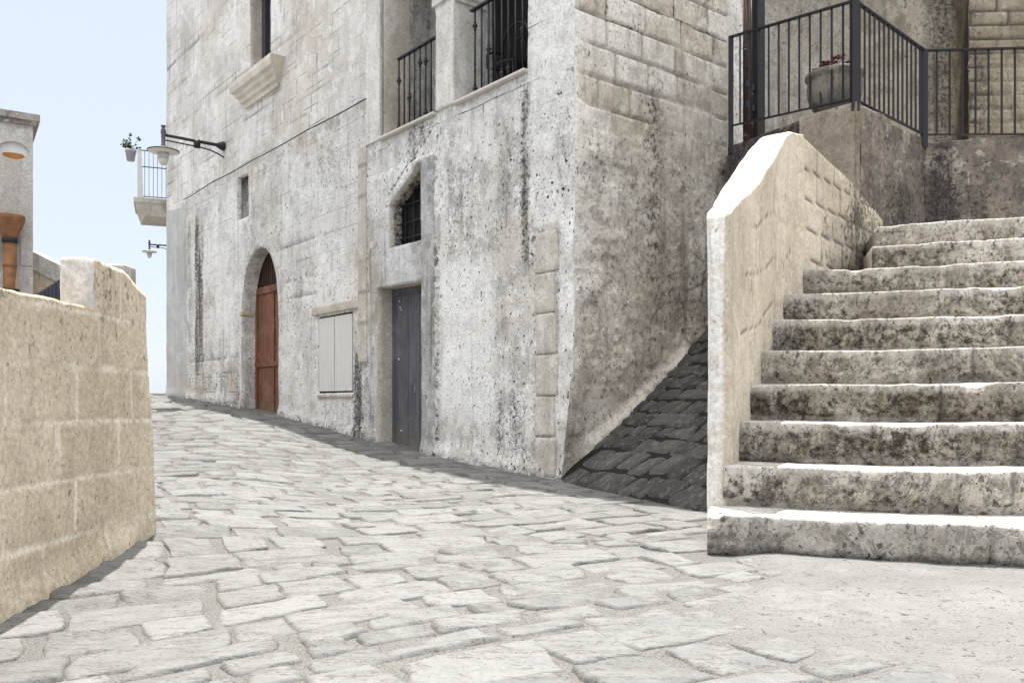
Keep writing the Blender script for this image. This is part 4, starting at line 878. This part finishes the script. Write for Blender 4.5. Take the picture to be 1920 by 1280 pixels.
# things beyond the low wall
Vb, Fb = rblock((0, 0, .55), .078, .09, .55, .015, .06, .005, 9)
pl_ = mesh('stone_pillar', Vb+np.array([-2.75, 6.0, -.14]), Fb, M['house'], loc=(-2.75, 6.0, -.14), smooth=True); tag(pl_, 'small square stone pillar peeping over the high end of the tan wall', 'pillar')
m = MB(); nr = 14; V = []
for i in range(nr*4+1):
    x = -2.84+i*(.30/(nr*4)); zt = .60+.19*np.interp(x, [-2.84, -2.54], [0, 1.]) ; yy = 5.0+.007*math.cos(2*math.pi*i/4)
    V += [(x, yy, -.5), (x, yy, zt), (x, yy+.02, zt), (x, yy+.02, -.5)]
F = [(4*i+k, 4*(i+1)+k, 4*(i+1)+(k+1) % 4, 4*i+(k+1) % 4) for i in range(nr*4) for k in range(4)]+[(0, 1, 2, 3), tuple(4*nr*4+k for k in (3, 2, 1, 0))]
tag(mesh('metal_panel', V, F, M['sheet'], loc=(-2.6, 5.0, -.4)), 'dark blue grey ribbed metal panel slanting up behind the tan wall', 'panel')
gwl = empty('garden_wall', (-5.3, 9.42, -.3), 'pale garden wall with a sloping flat coping beyond the tan wall', 'wall')
m = MB(); V = [(-.05, 0, 0), (.52, 0, 0), (.52, 0, 1.52), (-.05, 0, 1.80)]; V2_ = [(a, .3, c) for a, _, c in V]; m.add(V+V2_, [(0, 1, 2, 3), (7, 6, 5, 4), (0, 4, 5, 1), (1, 5, 6, 2), (2, 6, 7, 3), (3, 7, 4, 0)]); m.build('wall_body', M['tuff'], gwl)
m = MB(); V = [(-.05, -.02, 1.803), (.54, -.02, 1.513), (.54, -.02, 1.71), (-.05, -.02, 2.0)]; V2_ = [(a, .32, c) for a, _, c in V]; m.add(V+V2_, [(0, 1, 2, 3), (7, 6, 5, 4), (0, 4, 5, 1), (1, 5, 6, 2), (2, 6, 7, 3), (3, 7, 4, 0)]); m.build('coping', M['house'], gwl)
# house at the left edge of the picture; local x runs along its front to the right
HRZ = math.atan2(.549, .836); hs = empty('pale_house', (-5.045, 9.0, -.4), 'pale square edged house with a thin cornice and an oval opening at the left edge', 'house', rz=HRZ)
def Hf(k, y, z): return (k, y, z+.4)
m = MB(); V = []; F = []
# front with an oval hole: ring of quads around the oval to a rectangle, then the rest
oc = (-.175, 2.63); oa, ob = .135, .092; n_ = 32
def ring(a, b, y): return [(oc[0]+a*math.cos(2*math.pi*k/n_), y, oc[1]+b*math.sin(2*math.pi*k/n_)) for k in range(n_)]
def sq(h, vv, y):
    out = []
    for k in range(n_):
        c_, s_ = math.cos(2*math.pi*k/n_), math.sin(2*math.pi*k/n_); e = max(abs(c_), abs(s_)); out.append((oc[0]+h*c_/e, y, oc[1]+vv*s_/e))
    return out
hh_, hv_ = .165, .15; R0, R1, R2 = sq(hh_, hv_, 0), ring(oa, ob, 0), ring(oa*.97, ob*.97, .04)
V = R0+R1+R2; F = []
for a in (0, 1): F += [(a*n_+k, a*n_+(k+1) % n_, (a+1)*n_+(k+1) % n_, (a+1)*n_+k) for k in range(n_)]
def q4(x0, x1, z0, z1): b = len(V); V.extend([(x0, 0, z0), (x1, 0, z0), (x1, 0, z1), (x0, 0, z1)]); F.append((b, b+1, b+2, b+3))
xl, xr = oc[0]-hh_, oc[0]+hh_; q4(-4, 0, -1, oc[1]-hv_); q4(-4, 0, oc[1]+hv_, 2.95); q4(-4, xl, oc[1]-hv_, oc[1]+hv_); q4(xr, 0, oc[1]-hv_, oc[1]+hv_)
b = len(V); V += [(0, 4, -1), (0, 4, 2.95), (-4, 4, -1), (-4, 4, 2.95), (0, 0, -1), (0, 0, 2.95), (-4, 0, 2.95), (-4, 0, -1)]; F += [(b+4, b, b+1, b+5), (b, b+2, b+3, b+1), (b+2, b+7, b+6, b+3), (b+5, b+1, b+3, b+6)]
V = np.array(V); V[:, 2] += .4; mesh('wall', V, F, M['house'], hs)
m = MB(); m.box((-4.05, -.07, 3.35), (.06, 4.05, 3.42)); m.box((-4.02, -.035, 3.31), (.03, 4.02, 3.35)); m.build('cornice', stone('cornice_stone', (.27, .25, .23), (.4, .37, .34), pit=.5), hs)
m = MB(); V = ring(oa*1.02, ob*1.02, .037); V.append((oc[0], .037, oc[1])); m.add(V, [(k, (k+1) % n_, n_) for k in range(n_)]); m.V[0][:, 2] += .4; m.build('oval_panel', M['white'], hs)
m = MB(); pts_ = [(oc[0]+oa*.95*math.cos(a), .03, oc[1]+ob*.95*math.sin(a)) for a in np.linspace(math.pi+.62, 2*math.pi-.62, 18)]; top_ = [(oc[0]+.10*math.cos(a), .03, oc[1]-.040+.022*math.sin(a)) for a in np.linspace(.15, math.pi-.15, 10)]
m.add(pts_+top_, [list(range(len(pts_)+len(top_)))]); m.V[0][:, 2] += .4; m.build('oval_shutter', M['ochre'], hs)
m = MB(); m.box((-.115, -.012, 1.44), (-.004, .02, 1.74)); m.V[0][:, 2] += .4; m.build('inset_slab', M['house'], hs)
# terracotta rain pipe on that house
tp = empty('rain_pipe', (-5.045+.836*-.215+.549*.10, 9.0+.549*-.215-.836*.10, -.3), 'old terracotta rain pipe with a wide funnel on the pale house', 'pipe')
MB().tube([(0, 0, 0), (0, 0, 1.98)], .062, 16).build('pipe', M['terracotta'], tp, smooth=True)
MB().lathe([(.062, 1.98), (.075, 2.02), (.10, 2.08), (.135, 2.17), (.142, 2.22), (.13, 2.23), (.10, 2.12)], (0, 0, 0), 24).build('funnel', M['terracotta'], tp, smooth=True)
MB().lathe([(.063, -.025), (.075, -.02), (.075, .02), (.063, .025)], (0, 0, 1.97), 18).build('clamp', M['iron'], tp, smooth=True)
MB().lathe([(.063, -.012), (.09, -.01), (.09, .01), (.063, .012)], (0, 0, 1.46), 18).build('clamp', M['iron'], tp, smooth=True)
MB().lathe([(.0625, -.02), (.068, -.016), (.068, .016), (.0625, .02)], (0, 0, 1.72), 18).build('joint_ring', M['terracotta'], tp, smooth=True)

# ------------------------------------------------------------------ the next house up the street, its balcony and lamp
FO = np.array([-7.05, 17.75]); FD = np.array([-.372, .928]); FN = np.array([-.928, -.372])
fh = empty('far_house', (FO[0], FO[1], 0), 'plain pale house hidden past the end of the stone facade', 'house', rz=math.atan2(-FD[1], -FD[0]))
# local +x comes back towards the viewer, -y points into the street
m = MB(); m.box((-18, .0, -1), (-.02, 5, 7.5)); m.build('wall', M['smooth'], fh)
ba = empty('balcony', (0, 0, 0), 'small pale balcony with thin uprights jutting from the far end of the facade', 'balcony'); 
bx, by = FO+FD*1.9; ba.location = (bx, by, 4.45); ba.rotation_euler = (0, 0, math.atan2(-FD[1], -FD[0])); 
BW = .80
m = MB(); m.box((-1.0, -BW, .0), (.35, .02, .10)); 
m.add([(-.85, -BW+.12, -.28), (.25, -BW+.22, -.28), (.25, .02, -.28), (-.85, .02, -.28), (-.98, -BW+.03, 0), (.33, -BW+.03, 0), (.33, .02, 0), (-.98, .02, 0)], [(0, 3, 2, 1), (4, 5, 6, 7), (0, 1, 5, 4), (1, 2, 6, 5), (2, 3, 7, 6), (3, 0, 4, 7)])
m.build('slab', M['cream'], ba)
m = MB(); m.add([(.18, -.72, .10), (.33, -.72, .10), (.33, -.60, .10), (.18, -.60, .10), (.24, -.72, 1.15), (.33, -.72, 1.15), (.33, -.64, 1.15), (.24, -.64, 1.15)], [(0, 3, 2, 1), (4, 5, 6, 7), (0, 1, 5, 4), (1, 2, 6, 5), (2, 3, 7, 6), (3, 0, 4, 7)]); m.build('corner_post', M['white'], ba)
for z_ in (1.16, .80, .14): MB().bar((.30, -.70, z_), (.30, .0, z_), .02).build('rail', M['iron_grey'], ba)
for z_ in (1.16, .14): MB().bar((-.9, -.70, z_), (.30, -.70, z_), .02).build('rail', M['iron_grey'], ba)
for k in range(1, 8): MB().bar((.30, -.66+k*.088, .14), (.30, -.66+k*.088, 1.16), .011).build('upright', M['iron_grey'], ba)
for k in range(1, 10): MB().bar((-.9+k*.115, -.70, .14), (-.9+k*.115, -.70, 1.16), .011).build('upright', M['iron_grey'], ba)
def bal(x, y, z): a = ba.rotation_euler[2]; return (ba.location[0]+x*math.cos(a)-y*math.sin(a), ba.location[1]+x*math.sin(a)+y*math.cos(a), ba.location[2]+z)
hp = empty('hanging_pot', bal(.22, -.86, .92), 'mauve plastic flower pot hung outside the corner of the far balcony', 'pot')
m = MB(); m.lathe([(.001, 0), (.08, 0), (.108, .19), (.12, .20), (.12, .24), (.108, .24), (.10, .22), (.001, .21)], (0, 0, 0), 20); m.build('pot_body', M['mauve'], hp, smooth=True)
pp = empty('potted_plant', bal(.22, -.86, 1.13), 'sparse leafy plant sprouting from the mauve balcony pot', 'plant'); m = MB(); ms = MB()
for k in range(9):
    a = rr.uniform(0, 6.28); L = rr.uniform(.15, .42); lean = rr.uniform(.2, .9); d = np.array([math.cos(a)*lean, math.sin(a)*lean, 1.]); P_ = [np.array([0, 0, -.02])+d*L*q+np.array([0, 0, -.12*q*q*lean]) for q in np.linspace(0, 1, 5)]
    ms.tube(P_, .004, 5)
    for e in range(5):
        q = P_[rr.randint(1, 4)]
        for _ in range(2): leafquad(m, q, (rr.gauss(0, 1), rr.gauss(0, 1), rr.gauss(0, .6)), .075, .05, rr)
m.build('leaves', M['leaf'], pp); ms.build('stems', M['leaf'], pp, smooth=True)
lx, ly = FO+FD*15.2
street_lamp('wall_lamp', 0, 0, 0, .75, 'small distant enamel dish lamp below the far balcony at the end of the facade', math.atan2(-FD[1], -FD[0]), (lx, ly, 5.85))
